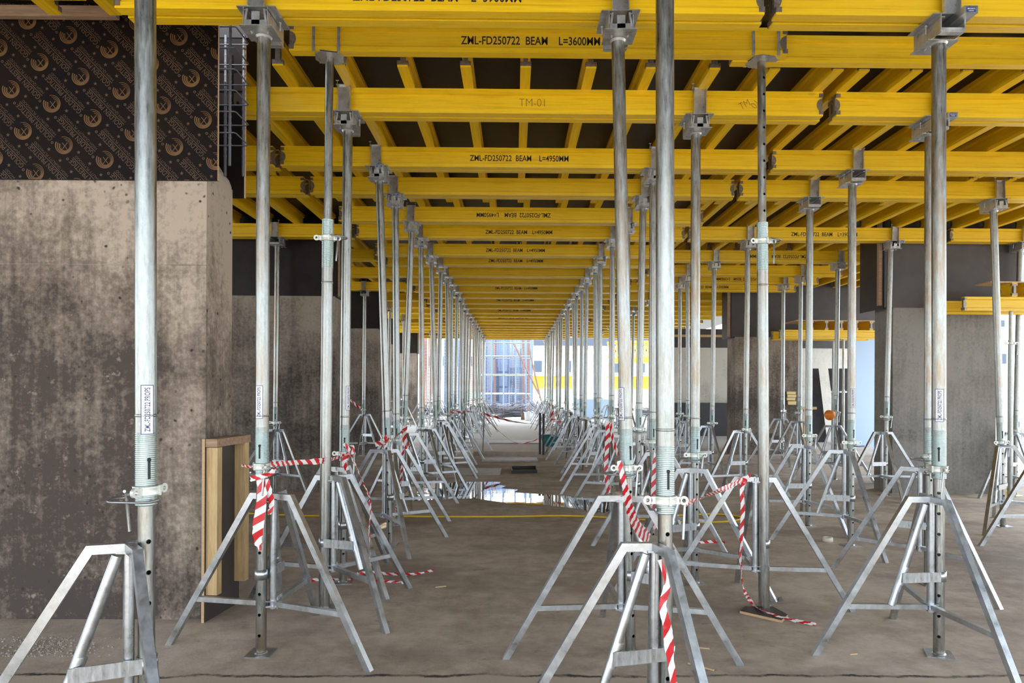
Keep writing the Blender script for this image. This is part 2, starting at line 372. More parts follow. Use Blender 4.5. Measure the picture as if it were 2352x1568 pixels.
def beam(name, x, y, z, L, ax, label, cat, group, caps=(1, 1), yaw=0):
    e = empty(name, (x, y, z), label, cat, group, yaw); e['kind'] = 'thing'
    link('beam_body', beam_mesh(L, ax), e)
    for k, c in enumerate(caps):
        if not c: continue
        o = link('end_cap', CAPX if ax == 'x' else CAPY, e)
        if k == 1:
            o.location = (L, 0.08, 0) if ax == 'x' else (0.08, L, 0); o.rotation_euler = (0, 0, math.pi)
    return e
def lettering(e, txt, xc, width=1.01, cap=0.062, flip=False, bold=0.015, m='ink', rot=0.0, zc=0.1):
    vs, fs = text_geo(txt, width, cap, bold); b = MB(); c, s = math.cos(rot), math.sin(rot)
    sg = -1 if flip else 1
    add_flat(b, vs, fs, lambda x, y: (xc + sg * (x * c - y * s), 0.0242, zc + sg * (x * s + y * c)))
    return link('lettering', b.mesh('lettering', M[m]), e)
BZ = H + 2.235        # underside of the main beams
JZ = BZ + 0.2         # underside of the joists
def T(L): return 'ZML-FD250722  BEAM    L=%dMM' % L
MID = [5.70, 7.10, 8.13, 9.46, 10.5, 11.9, 12.9, 14.2, 15.3, 16.5, 17.6, 18.8, 19.95, 21.3, 22.4, 23.6, 24.8, 26.0, 27.2, 28.4, 29.6, 30.8, 32.0, 33.0]
def pair(fy, x0, L, where, text=None, flip=False, xc=None, caps=(1, 1)):
    out = []
    for k in (0, 1):
        side = ('front', 'rear')[k]
        e = beam('timber_beam', x0 + (0.02 * k), fy + k * 0.11, BZ, L, 'x', 'yellow timber beam, %s of pair %s' % (side, where.replace('crossing the corridor in the', 'over the corridor,').replace('in the nearest bay', 'nearest bay').replace('to the left of the corridor', 'left of corridor').replace('to the right of the corridor', 'right of corridor').replace('behind the near concrete wall', 'past near wall')), 'beam', 'yellow main beams', caps)
        if text and k == 0: lettering(e, text, xc - x0, flip=flip)
        out.append(e)
    return out
# nearest pairs
pair(2.80, -2.6, 4.95, 'crossing overhead above the two nearest props')
a = At(1003, 0, 4.155).x
pair(4.155, -2.38, 3.87, 'at the very top of the picture, left of joint', T(3900), xc=a)
pair(4.155, 1.56, 3.9, 'at the very top of the picture, right of joint')
e = beam('timber_beam', -2.50 - 3.9, 4.0, BZ, 3.9, 'x', 'short stretch of yellow beam at the top left corner above the printed plywood', 'beam', 'yellow main beams')
e2 = beam('timber_beam', -1.63, 5.03, H + 2.41, 3.6, 'x', 'shaded yellow beam on open steel forks just behind the topmost pair', 'beam', 'yellow main beams')
lettering(e2, T(3600), At(1219, 85, 5.03).x + 1.63)
beam('timber_beam', 1.60, 5.115, H + 2.40, 4.9, 'x', 'shaded yellow beam overlapping behind its neighbour at the right fork', 'beam', 'yellow main beams')
texts = {7.10: (T(4950), False, 1192), 9.46: (T(4950), True, 1180), 10.5: (T(4950), False, 1192), 11.9: (T(4950), False, 1184), 12.9: (T(4950), False, 1185),
         16.5: (T(4950), False, 1186), 18.8: (T(4950), False, 1184), 21.3: (T(4950), False, 1182), 23.6: (T(4950), True, 1180)}
mid_beams = {}
for i, fy in enumerate(MID):
    where = 'crossing the corridor in the %s beam row from the camera' % ORD[i + 2]
    x0 = -2.38 + (0.0 if i else -0.04)
    tx = texts.get(fy)
    p = pair(fy, x0, 4.95, where, tx[0] if tx else None, tx[1] if tx else False, At(tx[2], 500, fy).x if tx else None)
    mid_beams[fy] = (p[0], x0)
e, x0 = mid_beams[5.70]
lettering(e, 'TM-01', At(1222, 248, 5.7).x - x0, 0.21, 0.062, bold=0.0 - 0.022, m='pen')
lettering(e, 'TM', At(1712, 245, 5.7).x - x0, 0.085, 0.055, bold=-0.022, m='pen', rot=0.5)
lettering(e, '01', At(1736, 247, 5.7).x - x0, 0.05, 0.055, bold=-0.022, m='pen', rot=0.9)
RIGHT = [5.70, 7.10, 8.13, 10.5, 12.3, 13.8, 14.9, 16.1] + [17.8 + 1.25 * k for k in range(12)]
for i, fy in enumerate(RIGHT):
    where = 'to the right of the corridor, %s row from the camera' % ORD[i + 2]
    t = {10.5: (T(3900), False, 1895), 12.3: (T(3900), True, 1790), 14.9: (T(3900), True, 1700), 16.1: (T(3900), False, 1625)}.get(fy)
    pair(fy, 2.64, 3.9, where, t[0] if t else None, t[1] if t else False, At(t[2], 500, fy).x if t else None)
for i, fy in enumerate((5.70, 7.10, 8.13, 10.5, 12.3)):
    if fy == 8.13 or fy == 7.1 or fy == 5.7 or fy == 10.5:
        pair(fy, 6.62, 3.9, 'at the far right edge, %s row from the camera' % ORD[i + 2])
LEFTR = [7.10, 8.13, 10.5, 12.4, 14.3, 16.3, 18.2, 19.8, 21.4, 22.9, 24.6, 26.0, 27.5, 29.0, 30.8, 32.4]
for i, fy in enumerate(LEFTR):
    if fy > 33: continue
    pair(fy, -6.36, 3.9, 'to the left of the corridor, %s row behind the near concrete wall' % ORD[i + 1])
beam('timber_beam', -4.98, 5.70, BZ, 2.5, 'x', 'yellow beam behind the near concrete wall, ending at the left joint', 'beam', 'yellow main beams')

# joists
JX = [-6.2, -5.72, -5.24, -4.76, -4.28, -3.8, -3.32, -2.84, -2.33, -1.85, -1.38, -0.90, -0.42, 0.04, 0.54, 1.0, 1.49, 1.95, 2.44, 2.64, 3.05, 3.44, 3.92, 4.38, 4.84, 5.30, 5.76, 6.22, 6.7, 7.2, 7.7, 8.2]
bays = [(5.32, 3.9)]
yy = 8.95
while yy < 33: bays.append((yy, 3.6)); yy += 3.45
wy = {0: 'in the nearest bay behind the top beams'}
for bi, (y0, L) in enumerate(bays):
    for ji, x in enumerate(JX):
        if x < -2.5 or x > 5.0: continue
        off = (0.0 if bi == 0 else random.uniform(-0.08, 0.08))
        beam('timber_joist', x + (0.0 if bi % 2 == 0 else (0.085 if bi else 0)), y0 + off, JZ + 0.0005, L if y0 + L < 34 else 33.9 - y0, 'y',
             'yellow timber joist running away from the camera, %s from the left in the %s bay' % (ORD[min(ji + 1, 30)] if ji < 30 else ('thirty-first' if ji == 30 else 'thirty-second'), ORD[bi + 1]),
             'joist', 'yellow joists under the dark ceiling', (1, 1))
for side, xs, cuts in (('left', [x for x in JX if x < -2.5 and x > -4.5], [(5.4, 8.1), (8.15, 10.8), (11.5, 14.2), (14.25, 16.9), (17.6, 20.4), (20.45, 23.2), (23.9, 26.6), (26.65, 29.4)]),
                       ('right', [x for x in JX if x > 5.0], [(5.32, 8.0), (8.05, 10.68), (11.45, 14.1), (14.15, 16.8), (17.6, 20.4), (20.45, 23.2)])):
    for ci, (c0, c1) in enumerate(cuts):
        for xi, x in enumerate(xs):
            if side == 'left' and ci == 0 and x < -3.4: continue
            beam('timber_joist', x, c0, JZ + .0005, c1 - c0, 'y', 'yellow joist on the far %s side, %s from the left, %s stretch from camera' % (side, ORD[xi + 1], ORD[ci + 1]), 'joist', 'yellow joists under the dark ceiling')
for x, yend, lab in ((At(122, 42, 4.6).x - 0.04, 4.62, 'yellow joist end poking out above the printed plywood at the top left'),
                     (At(262, 13, 4.6).x - 0.04, 4.62, 'yellow joist end beside the left end of the topmost beam')):
    beam('timber_joist', x, yend - 3.0, JZ, 3.0, 'y', lab, 'joist', 'yellow joists under the dark ceiling')
exec_later = []

# ------------------------------------------------------------------ props
def holed_tube(r, z0, z1, holes, hr=0.0100, n=16):
    """vertical tube wall with round pin holes on the -y and +y sides"""
    b = MB(); per = 2 * math.pi / n; hh = 0.0145
    def pt(a, z): return (r * math.cos(a), r * math.sin(a), z)
    cuts = sorted(set([z0, z1] + [h - hh for h in holes] + [h + hh for h in holes]))
    cen = {0: -math.pi / 2}
    for k in range(len(cuts) - 1):
        a0, a1 = cuts[k], cuts[k + 1]
        hz = None
        for h in holes:
            if abs(a0 - (h - hh)) < 1e-6: hz = h
        for j in range(n):
            an = -math.pi / 2 - per + j * per
            if hz is not None and j in (0, 1): continue
            b.poly([pt(an, a0), pt(an + per, a0), pt(an + per, a1), pt(an, a1)], True)
        if hz is not None:
            for c in cen.values():
                O = [(c + per * sx, hz + hh * sz) for sx, sz in ((-1, -1), (0, -1), (1, -1), (1, 0), (1, 1), (0, 1), (-1, 1), (-1, 0))]
                I = [(c + hr / r * math.cos(t), hz + hr * math.sin(t)) for t in [R(225), R(270), R(315), 0, R(45), R(90), R(135), R(180)]]
                for q in range(8):
                    w = (q + 1) % 8
                    b.poly([pt(*O[q]), pt(*O[w]), pt(*I[w]), pt(*I[q])], True)
    return b
def weld_smooth(me):
    bm = bmesh.new(); bm.from_mesh(me); bmesh.ops.remove_doubles(bm, verts=bm.verts, dist=1e-5); bm.to_mesh(me); bm.free(); me.update(); return me
RO, RI = 0.040, 0.032
PV = []
for zc in (1.00, 1.07, 1.14, 1.20):
    inner = weld_smooth(holed_tube(RI, 0.008, zc + 0.02, [0.12 + 0.125 * k for k in range(8) if 0.12 + 0.125 * k < zc - 0.05]).mesh('inner_tube', M['tube']))
    o = MB(); o.tube((0, 0, zc + 0.20), (0, 0, 3.745), RO, 20)
    o.lathe([(RO, zc + 0.30), (RO + 0.0018, zc + 0.303), (RO + 0.0018, zc + 0.309), (RO, zc + 0.312)], 20)
    outer = o.mesh('outer_tube', M['tube'])
    t = MB(); pr = [(RI, zc - 0.06)]
    z = zc - 0.06
    while z < zc + 0.235:
        pr += [(RO - 0.0018, z), (RO + 0.0014, z + 0.003), (RO + 0.0014, z + 0.005)]; z += 0.008
    pr.append((RO, z)); t.lathe(pr, 20)
    PV.append((zc, inner, outer, t.mesh('threaded_sleeve', M['thread'])))
# keyhole slot in the thread, its shaded inside painted as a dark box
b = MB(); b.box(-0.005, 0.005, -RO - 0.0020, -RO + 0.004, 0.05, 0.125); b.lathe([(.0001, -RO - .0021), (.008, -RO - .0021), (.008, -RO + .004)], 10); n0 = len(b.v) - 30; b.v[n0:] = [(x, z, y + .127) for x, y, z in b.v[n0:]]; sl = b.mesh('key_slot_shade', M['dark'])
b = MB(); b.lathe([(0.001, 0.0085), (0.034, 0.0085)], 12); b.box(-0.075, 0.075, -0.075, 0.075, 0, 0.008)
b.lathe([(0.040, 0.008), (0.036, 0.014), (0.033, 0.017)], 16); BASE = b.mesh('base_plate', M['leg'])
# collar nut with two eyed lugs
b = MB(); b.lathe([(0.043, -0.020), (0.052, -0.018), (0.050, -0.012), (0.050, 0.012), (0.052, 0.018), (0.043, 0.020), (0.043, -0.020)], 24)
for sg in (-1, 1):
    c = [(sg * 0.078 + 0.020 * math.cos(t), 0.020 * math.sin(t)) for t in [2 * math.pi * k / 14 for k in range(14)]]
    i = [(sg * 0.078 + 0.009 * math.cos(t), 0.009 * math.sin(t)) for t in [2 * math.pi * k / 14 for k in range(14)]]
    for k in range(14):
        w = (k + 1) % 14
        for y, fl in ((-0.022, 0), (-0.008, 1)):
            q = [(c[k][0], y, c[k][1]), (c[w][0], y, c[w][1]), (i[w][0], y, i[w][1]), (i[k][0], y, i[k][1])]
            b.poly(q[::-1] if fl else q)
        b.poly([(c[k][0], -0.022, c[k][1]), (c[k][0], -0.008, c[k][1]), (c[w][0], -0.008, c[w][1]), (c[w][0], -0.022, c[w][1])])
        b.poly([(i[w][0], -0.022, i[w][1]), (i[w][0], -0.008, i[w][1]), (i[k][0], -0.008, i[k][1]), (i[k][0], -0.022, i[k][1])])
    b.box(min(sg * 0.045, sg * 0.062), max(sg * 0.045, sg * 0.062), -0.022, -0.006, -0.016, 0.016)
b.box(0.012, 0.020, -0.056, -0.046, -0.02, 0.02)
COLLAR = b.mesh('collar_nut', M['cast'])
b = MB(); pts = [(-0.062, -0.014, -0.004)] + [(-0.08 - 0.05 * math.sin(t), 0.0 + 0.062 * math.cos(t) - 0.03, -0.022) for t in [math.pi * k / 8 for k in range(0, 9)]] + [(-0.02, -0.070, -0.030), (0.03, -0.062, -0.030), (0.055, -0.035, -0.026)]
b.sweep(pts, 0.0055, 8); HANDLE = b.mesh('turning_handle', M['rod'])
b = MB(); b.sweep([(0.078, -0.004, 0.0), (0.078, -0.030, 0.0), (0.074, -0.038, -0.012), (0.062, -0.044, -0.17)], 0.0062, 8)
PIN = b.mesh('hanging_pin', M['leg'])
# drop head: wide plate, side rails, lower plate, channel uprights with bolts
def head_meshes():
    z0 = 3.745; zt = BZ
    b = MB()
    b.box(-0.115, 0.115, -0.135, 0.135, zt - 0.006, zt)
    for sx in (-1, 1):
        b.box(min(sx * .068, sx * .074), max(sx * .068, sx * .074), -0.14, 0.14, z0 + 0.006, zt - 0.006)
        b.box(min(sx * .048, sx * .074), max(sx * .048, sx * .074), -0.14, 0.14, zt - 0.030, zt - 0.024)
        b.bar((sx * .05, -0.137, zt - 0.02), (sx * .062, -0.137, z0 + 0.02), 0.008, 0.012)
        b.bar((sx * .045, -0.06, z0 - 0.005), (sx * .07, -0.12, zt - 0.05), 0.006, 0.02)
        b.tube((sx * 0.092, 0.02, zt - 0.075), (sx * 0.092, 0.02, zt - 0.02), 0.006, 8); b.tube((sx * 0.092, 0.02, zt - 0.030), (sx * 0.092, 0.02, zt - 0.020), 0.010, 6)
    b.box(-0.024, 0.024, -0.140, -0.134, z0 + 0.006, zt - 0.035)
    b.box(-0.07, 0.07, -0.140, -0.134, z0 + 0.006, z0 + 0.035)
    b.box(-0.07, 0.07, 0.10, 0.14, z0 + 0.002, z0 + 0.030)
    b.box(-0.095, 0.095, -0.145, 0.05, z0, z0 + 0.006)
    b.lathe([(0.041, z0 - 0.012), (0.050, z0), ], 20)
    h = b.mesh('drop_head', M['head'])
    us = []
    for sy in (-1, 1):
        u = MB()
        y = sy * 0.112
        u.box(-0.045, 0.045, min(y, y + sy * .005), max(y, y + sy * .005), zt, zt + 0.205)
        for sx in (-1, 1): u.box(min(sx * .045, sx * .050), max(sx * .045, sx * .050), min(y, y + sy * .028), max(y, y + sy * .028), zt, zt + 0.205)
        u.box(-0.065, 0.065, min(y, y + sy * .030), max(y, y + sy * .030), zt + 0.205, zt + 0.209)
        for sx in (-1, 1):
            u.tube((sx * .058, y + sy * .015, zt + 0.18), (sx * .058, y + sy * .015, zt + 0.245), 0.004, 6)
            u.tube((sx * .058 - .012, y + sy * .015, zt + 0.243), (sx * .058 + .012, y + sy * .015, zt + 0.243), 0.005, 6)
        us.append(u.mesh('fork_upright', M['head']))
    return h, us
HEAD, FORK = head_meshes()
b = MB(); b.box(0.005, 0.085, -0.235, 0.05, BZ - 0.055, BZ - 0.012); WEDGE = b.mesh('wedge_bar', M['leg'])
b = MB(); b.box(0.018, 0.072, -0.2362, -0.2352, BZ - 0.050, BZ - 0.020); WST = b.mesh('blue_sticker', M['stickblue'])
b = MB(); vs, fs = text_geo('ZML-FD250722', 0.046, 0.008, .01); add_flat(b, vs, fs, lambda x, y: (0.045 + x, -0.2368, BZ - 0.030 + y))
vs, fs = text_geo('HEAD', 0.03, 0.007, .01); add_flat(b, vs, fs, lambda x, y: (0.045 + x, -0.2368, BZ - 0.042 + y)); WTX = b.mesh('white_lettering', M['sticker'])
def sticker_meshes():
    R1 = RO + 0.0012; hw = 0.024; L = 0.20; z0 = 1.43
    def wrap(x, z, r): a = -math.pi / 2 + x / RO; return (r * math.cos(a), r * math.sin(a), z0 + z)
    b = MB()
    def strip(x0, x1, za, zb, r):
        n = max(1, int(abs(x1 - x0) / 0.004))
        for k in range(n):
            p, q = x0 + (x1 - x0) * k / n, x0 + (x1 - x0) * (k + 1) / n
            b.poly([wrap(p, za, r), wrap(q, za, r), wrap(q, zb, r), wrap(p, zb, r)], True)
    strip(-hw, hw, 0, L, R1); s = b.mesh('paper_label', M['sticker'])
    b.__init__()
    r2 = R1 + 0.0006
    for q in ((-hw, hw, 0, 0.0028), (-hw, hw, L - 0.0028, L), (-hw, -hw + 0.0028, 0, L), (hw - 0.0028, hw, 0, L)): strip(*q, r2)
    vs, fs = text_geo('ZML-FD250722 PROPS', 0.178, 0.020, .008)
    add_flat(b, vs, fs, lambda x, y: wrap(-y, L / 2 + x, r2 + 0.0003)); return s, b.mesh('label_lettering', M['stickblue'])
STK, STX = sticker_meshes()

def prop(base, top_x, where, var=None, rz=None, sticker=None, wedge=False, head_rz=None, lod=0, top_y=None, pin=None):
    """base = (x, y) on the floor, top_x = x of the head; where completes the label"""
    x, y = base; ty = y if top_y is None else top_y
    e = empty('shoring_prop', (x, y, 0), 'galvanized steel prop, %s' % where, 'prop', 'galvanized steel props')
    ax = math.atan2(top_x - x, BZ); ay = -math.atan2(ty - y, BZ)
    rz = random.uniform(-.5, .5) if rz is None else rz
    e.rotation_euler = (ay, ax, 0)
    var = random.randrange(4) if var is None else var
    zc, inner, outer, thr = PV[var]
    link('base_plate', BASE, e, rz=rz * 0.7); link('inner_tube', inner, e, rz=rz); link('outer_tube', outer, e); link('threaded_sleeve', thr, e)
    link('collar_nut', COLLAR, e, (0, 0, zc), rz + random.uniform(-1, 1))
    h = link('turning_handle', HANDLE, e, (0, 0, zc - 0.01), rz + random.uniform(-2.5, 2.5))
    if lod < 2: link('key_slot_shade', sl, e, (0, 0, zc), rz); link('hanging_pin', PIN, e, (0, 0, zc), pin if pin is not None else rz + random.uniform(-1, 1))
    hr = head_rz if head_rz is not None else random.choice((0, 0, math.pi))
    hd = link('drop_head', HEAD, e, rz=hr); [link('fork_upright', k_, e) for k_ in FORK]
    if wedge: w = link('wedge_bar', WEDGE, e); link('blue_sticker', WST, w); link('white_lettering', WTX, w)
    if sticker is not None: s = link('paper_label', STK, e, rz=sticker); link('label_lettering', STX, s)
    return e
# --- fork prop (perforated tube on top)
inner = weld_smooth(holed_tube(0.030, 2.70, H + 2.41 - 0.010, [2.93 + 0.122 * k for k in range(9)]).mesh('inner_tube', M['tube']))
o_ = MB(); o_.tube((0, 0, 0.008), (0, 0, 2.50), RO, 20); o_.lathe([(RO, 2.38), (RO + .002, 2.383), (RO + .002, 2.39), (RO, 2.393)], 20); outerB = o_.mesh('outer_tube', M['tube'])
t = MB(); pr = [(RO, 2.49)]; z = 2.49
while z < 2.85: pr += [(RO - .0015, z), (RO + .0015, z + .003), (RO + .0015, z + .005)]; z += .008
pr.append((0.031, z)); t.lathe(pr, 20); thrB = t.mesh('threaded_sleeve', M['thread'])
b = MB(); zt = H + 2.41
b.box(-0.10, 0.10, -0.065, 0.065, zt - 0.008, zt); b.prism([(-0.10, -0.06), (-.05, -.1), (.05, -.1), (0.10, -0.06), (.1, .06), (.05, .1), (-.05, .1), (-.1, .06)], 'z', zt - 0.010, zt - 0.002)
FPL = b.mesh('fork_plate', M['head'])
b = MB(); b.box(-.010, .010, -.006, .006, zt - .002, zt + .17); FPR = b.mesh('fork_prong', M['head'])
def fork_prop(x, y, tx, where, rz):
    e = empty('shoring_prop', (x, y, 0), 'galvanized steel prop, %s' % where, 'prop', 'galvanized steel props')
    e.rotation_euler = (0, math.atan2(tx - x, zt), 0)
    link('base_plate', BASE, e); link('inner_tube', inner, e, rz=rz); link('outer_tube', outerB, e); link('threaded_sleeve', thrB, e)
    link('collar_nut', COLLAR, e, (0, 0, 2.71), 0.1); link('turning_handle', HANDLE, e, (0, 0, 2.74), 2.8); link('hanging_pin', PIN, e, (0, 0, 2.71), .2)
    link('fork_plate', FPL, e, rz=rz); [link('fork_prong', FPR, e, (q[0] * math.cos(rz * .15) , q[1], 0)) for q in ((-.092, -.095), (.092, -.095), (-.092, .095), (.092, .095))]
    return e

# ------------------------------------------------------------------ tripods
TH, RA, RF, ZB = 0.955, 0.135, 0.70, 0.30
def tripod_meshes():
    w = 0.036
    b = MB(); h_ = w / 2; dx, dz = RF - RA, -TH; ln = math.hypot(dx, dz); dx /= ln; dz /= ln
    t_ = (1 - dx) / -dz * h_                       # mitre at the bend
    st_ = [((0.01, TH + h_), (0.01, TH - h_)), ((RA + t_, TH + h_), (RA - t_, TH - h_)), ((RF + h_ / -dz, 0.001), (RF - h_ / -dz, 0.001))]
    for k in (0, 1):
        (A_, B_), (C_, D_) = st_[k], st_[k + 1]
        b.hexa([(B_[0], -h_, B_[1]), (D_[0], -h_, D_[1]), (D_[0], h_, D_[1]), (B_[0], h_, B_[1]), (A_[0], -h_, A_[1]), (C_[0], -h_, C_[1]), (C_[0], h_, C_[1]), (A_[0], h_, A_[1])])
    leg = b.mesh('leg', M['leg'])
    rb = RA + (RF - RA) * (1 - ZB / TH)
    b = MB(); b.bar((0.025, 0, ZB), (rb - .012, 0, ZB), 0.030, 0.030); br = b.mesh('brace', M['leg'])
    b = MB(); b.tube((0, 0, ZB - .03), (0, 0, TH + 0.012), 0.021, 14); b.box(-.034, .034, -.034, .034, TH - .02, TH - .012); b.box(-.034, .034, -.034, .034, ZB - .018, ZB - .012)
    b.box(-.034, .034, -.034, .034, ZB + .016, ZB + .021); b.tube((.02, .02, ZB - .04), (.02, .02, ZB + .035), .006, 6)
    post = b.mesh('centre_post', M['leg'])
    b = MB(); b.tube((0.04, 0, TH - .03), (0.245, 0, ZB + .012), 0.021, 14); b.tube((0.160, 0, .545), (0.20, 0, .44), 0.0245, 14); lev = b.mesh('lever_tube', M['leg'])
    return leg, br, post, lev
LEG, BRACE, POST, LEVER = tripod_meshes()
b = MB(); b.lathe([(0.034, .455), (0.040, .455), (0.040, .515), (0.034, .515), (0.034, .455)], 20); RING = b.mesh('clamp_ring', M['leg'])
b = MB(); b.box(-0.02, 1.0, -0.003, 0.003, .455, .515); STRAP = b.mesh('clamp_strap', M['leg'])
b = MB(); b.bar((0, 0, TH - .03), (0.068, 0, TH - .03), .03, .006); b.bar((0, 0, TH + .004), (0.068, 0, TH + .004), .03, .006); b.bar((0, 0, ZB - .01), (0.06, 0, ZB - .01), .04, .006); BRK = b.mesh('hinge_bracket', M['rod'])
def tripod(px, py, hub, legs, where, lever=None, sc=1.0):
    """px, py prop foot; hub = angle of the hub as seen from the prop; legs = three angles in degrees"""
    e = empty('support_tripod', (px, py, 0), 'galvanized tripod %s' % where.replace('prop in the second row right of the corridor', 'prop, second row right of corridor').replace('prop in the third row right of the corridor', 'prop, third row right of corridor'), 'tripod', 'folding steel tripods')
    e.scale = (sc, sc, sc)
    hx, hy = 0.066 * math.cos(R(hub)), 0.066 * math.sin(R(hub))
    for a in legs:
        l = link('leg', LEG, e, (hx, hy, 0), R(a)); link('brace', BRACE, l)
    link('centre_post', POST, e, (hx, hy, 0)); link('hinge_bracket', BRK, e, (hx, hy, 0), R(hub + 180))
    lv = legs[0] if lever is None else lever
    link('lever_tube', LEVER, e, (hx, hy, 0), R(lv)); link('clamp_ring', RING, e)
    # strap from the prop to the lever
    tx, ty = hx + 0.18 * math.cos(R(lv)), hy + 0.18 * math.sin(R(lv))
    d_ = math.hypot(tx, ty); sg = 1 if tx < 0 else -1      # on the camera side of the post
    s = link('clamp_strap', STRAP, e, (-sg * ty / d_ * .034, sg * tx / d_ * .034, 0), math.atan2(ty, tx)); s.scale = (d_ + .02, 1, 1)
    return e
def feet(hub, *pix):
    out = []
    for q in pix:
        if isinstance(q, (int, float)): out.append(q); continue
        g = Gr(*q); out.append(math.degrees(math.atan2(g.y - hub[1], g.x - hub[0])))
    return out

def pt(px, Y, py=1200): return At(px, py, Y).x
# near props
P0 = (pt(339, 2.86, 1400), 2.86); prop(P0, pt(331, 2.86, 100), 'the nearest one on the left, cut off by the bottom edge', 3, 0.75, 0.60, head_rz=0, pin=3.6)
tripod(*P0, 205, [198, -50, 108], 'at the foot of the nearest left prop', 203, sc=1.02)
P1 = (pt(1530, 3.04, 1400), 3.04); prop(P1, pt(1525, 3.04, 100), 'the nearest and thickest one right of the middle', 2, 0.12, None, head_rz=0)
tripod(*P1, 205, [181, -74, 80], 'at the foot of the nearest prop right of the middle', 190, sc=0.985)
PA = (pt(601, 4.25), 4.25); prop(PA, pt(606, 4.25, 100), 'standing in front of the timber frame, wrapped in tape', 2, 0.0, -0.15, head_rz=0)
tripod(*PA, 20, feet((-1.50, 4.27), (353, 1478), (817, 1537), (716, 1413)), 'around the taped prop in front of the timber frame', 100)
PC = (pt(1450, 4.25), 4.25); prop(PC, pt(1418, 4.25, 110), 'leaning just left of the thick prop, brown streaked', 2, 0.5, -0.9, head_rz=0)
tripod(*PC, 190, feet((.68, 4.24), (1172, 1512), (1727, 1528), (1390, 1415)), 'behind the thick prop right of the middle', -17)
PR = (pt(2158, 4.25), 4.25); prop(PR, pt(2156, 4.25, 100), 'the nearest one on the right side', 2, -0.55, -0.45, True, head_rz=math.pi)
tripod(*PR, 195, feet((2.50, 4.25), (1842, 1500)) + [-84] + feet((2.50, 4.25), (2042, 1430)), 'at the foot of the nearest right prop', 182)
# fork props
FB = (pt(743, 5.09), 5.12); fork_prop(FB[0], FB[1], pt(757, 5.12, 120), 'with open fork and holed upper tube, left of the corridor', -1.35)
tripod(*FB, 0, feet((-1.33, 5.12), (940, 1350), (877, 1451)) + [165], 'around the left open-forked prop', -25)
FR = (pt(1756, 5.12), 5.12); fork_prop(FR[0], FR[1], pt(1749, 5.12, 120), 'with open fork and holed upper tube, standing on a ply scrap', 0.25)
tripod(*FR, 170, feet((1.73, 5.12), (1566, 1385), (1994, 1407), (1678, 1339)), 'around the right open-forked prop', 60)
# corridor rows
leftbase = {5.70: (789, 798), 7.10: (897, 870), 8.13: (913, 908), 9.46: (922, 946), 10.5: (970, 967), 11.9: (1003, 991)}
rightbase = {5.70: (1597, 1597), 7.10: (1500, 1500), 8.13: (1463, 1477), 9.46: (1440, 1441), 10.5: (1405, 1407), 11.9: (1373, 1380)}
lt = {5.70: feet((-1.33, 5.86), (938, 1285), (904, 1363), (626, 1326)), 7.10: [30, -60, 175], 8.13: [20, -70, 160]}
rt = {5.70: [200, -40, 80], 7.10: [185, -30, 90], 8.13: [190, -60, 70]}
for i, fy in enumerate(MID):
    py = fy + 0.095
    far = i >= 13
    for side, dct, X, trd in (('left', leftbase, -1.385, lt), ('right', rightbase, 1.49, rt)):
        if fy in dct: bx, tx = pt(dct[fy][0], py, 1100), pt(dct[fy][1], py, 500)
        else: tx = X + random.uniform(-.03, .03); bx = tx + random.uniform(-.09, .09)
        if far: where = 'small and far down the %s corridor row, near the bright end' % side; wt = 'small and far down the %s side of the corridor, near the bright end' % side
        else: where = 'the %s from the camera in the %s corridor row' % (ORD[i + 1], side); wt = 'at the foot of the %s prop in the %s corridor row' % (ORD[i + 1], side)
        st = None
        if fy == 5.70 and side == 'left': st = 1.0
        prop((bx, py), tx, where, {5.70: 1, 7.10: 1}.get(fy), 0.25 if (fy == 5.70) else None, st, wedge=(fy in (7.10, 8.13) and side == 'left'), lod=2 if far else 0, head_rz=0 if i < 2 else None)
        base = trd.get(fy)
        if base is None:
            ja = random.uniform(-25, 25); base = ([15 + ja, -75 + ja, 150 + ja] if side == 'left' else [165 + ja, -100 + ja, 60 + ja])
        tripod(bx, py, random.choice((0, 180)) + random.uniform(-40, 40), base, wt, sc=random.uniform(.97, 1.02))
# rows right of the corridor
c2 = {5.70: (2133, 2135), 7.10: (1955, 1957), 8.13: (1857, 1860), 10.5: (1711, 1718), 12.3: (1634, 1641), 13.8: (1580, 1580), 14.9: (1560, 1563)}
tr2 = {5.70: feet((3.38, 5.85), (1907, 1303), (2235, 1380)) + [50], 7.10: feet((3.40, 7.15), (1767, 1241), (2013, 1287)) + [60], 8.13: [175, -72, 70], 10.5: [200, -15, 95]}
n2 = 0
for fy in [5.70, 7.10, 8.13, 10.5, 12.3, 13.8, 14.9, 17.8, 20.3, 22.8, 25.3, 27.8]:
    py = fy + .095; n2 += 1
    if fy in c2: bx, tx = pt(c2[fy][0], py, 1100), pt(c2[fy][1], py, 500)
    else: bx = 3.5 + random.uniform(-.06, .06); tx = 3.5
    prop((bx, py), tx, 'the %s from the camera in the second row right of the corridor' % ORD[n2], 1 if fy < 9 else None, {7.10: .2}.get(fy), {7.10: -.1}.get(fy), wedge=(fy == 5.70), head_rz=math.pi if fy < 9 else None)
    if fy < 26: tripod(bx, py, random.choice((170, 200)), tr2.get(fy, [170 + random.uniform(-20, 30), -60 + random.uniform(-25, 25), 70]), 'at the foot of the %s prop in the second row right of the corridor' % ORD[n2], sc=random.uniform(.98, 1.02))
c3 = {8.13: (2305, 2281), 10.5: (2033, 2046), 12.3: (1918, 1925), 13.8: (1836, 1840), 14.9: (1797, 1800)}
tr3 = {8.13: feet((5.42, 8.2), (2196, 1226)) + [-28, 60]}
prop((5.66, 7.195), 5.65, 'just outside the right edge, ahead of the third row'); tripod(5.66, 7.195, 190, [178, -60, 60], 'at the right edge, one leg reaching into the picture', sc=1.03)
n3 = 0
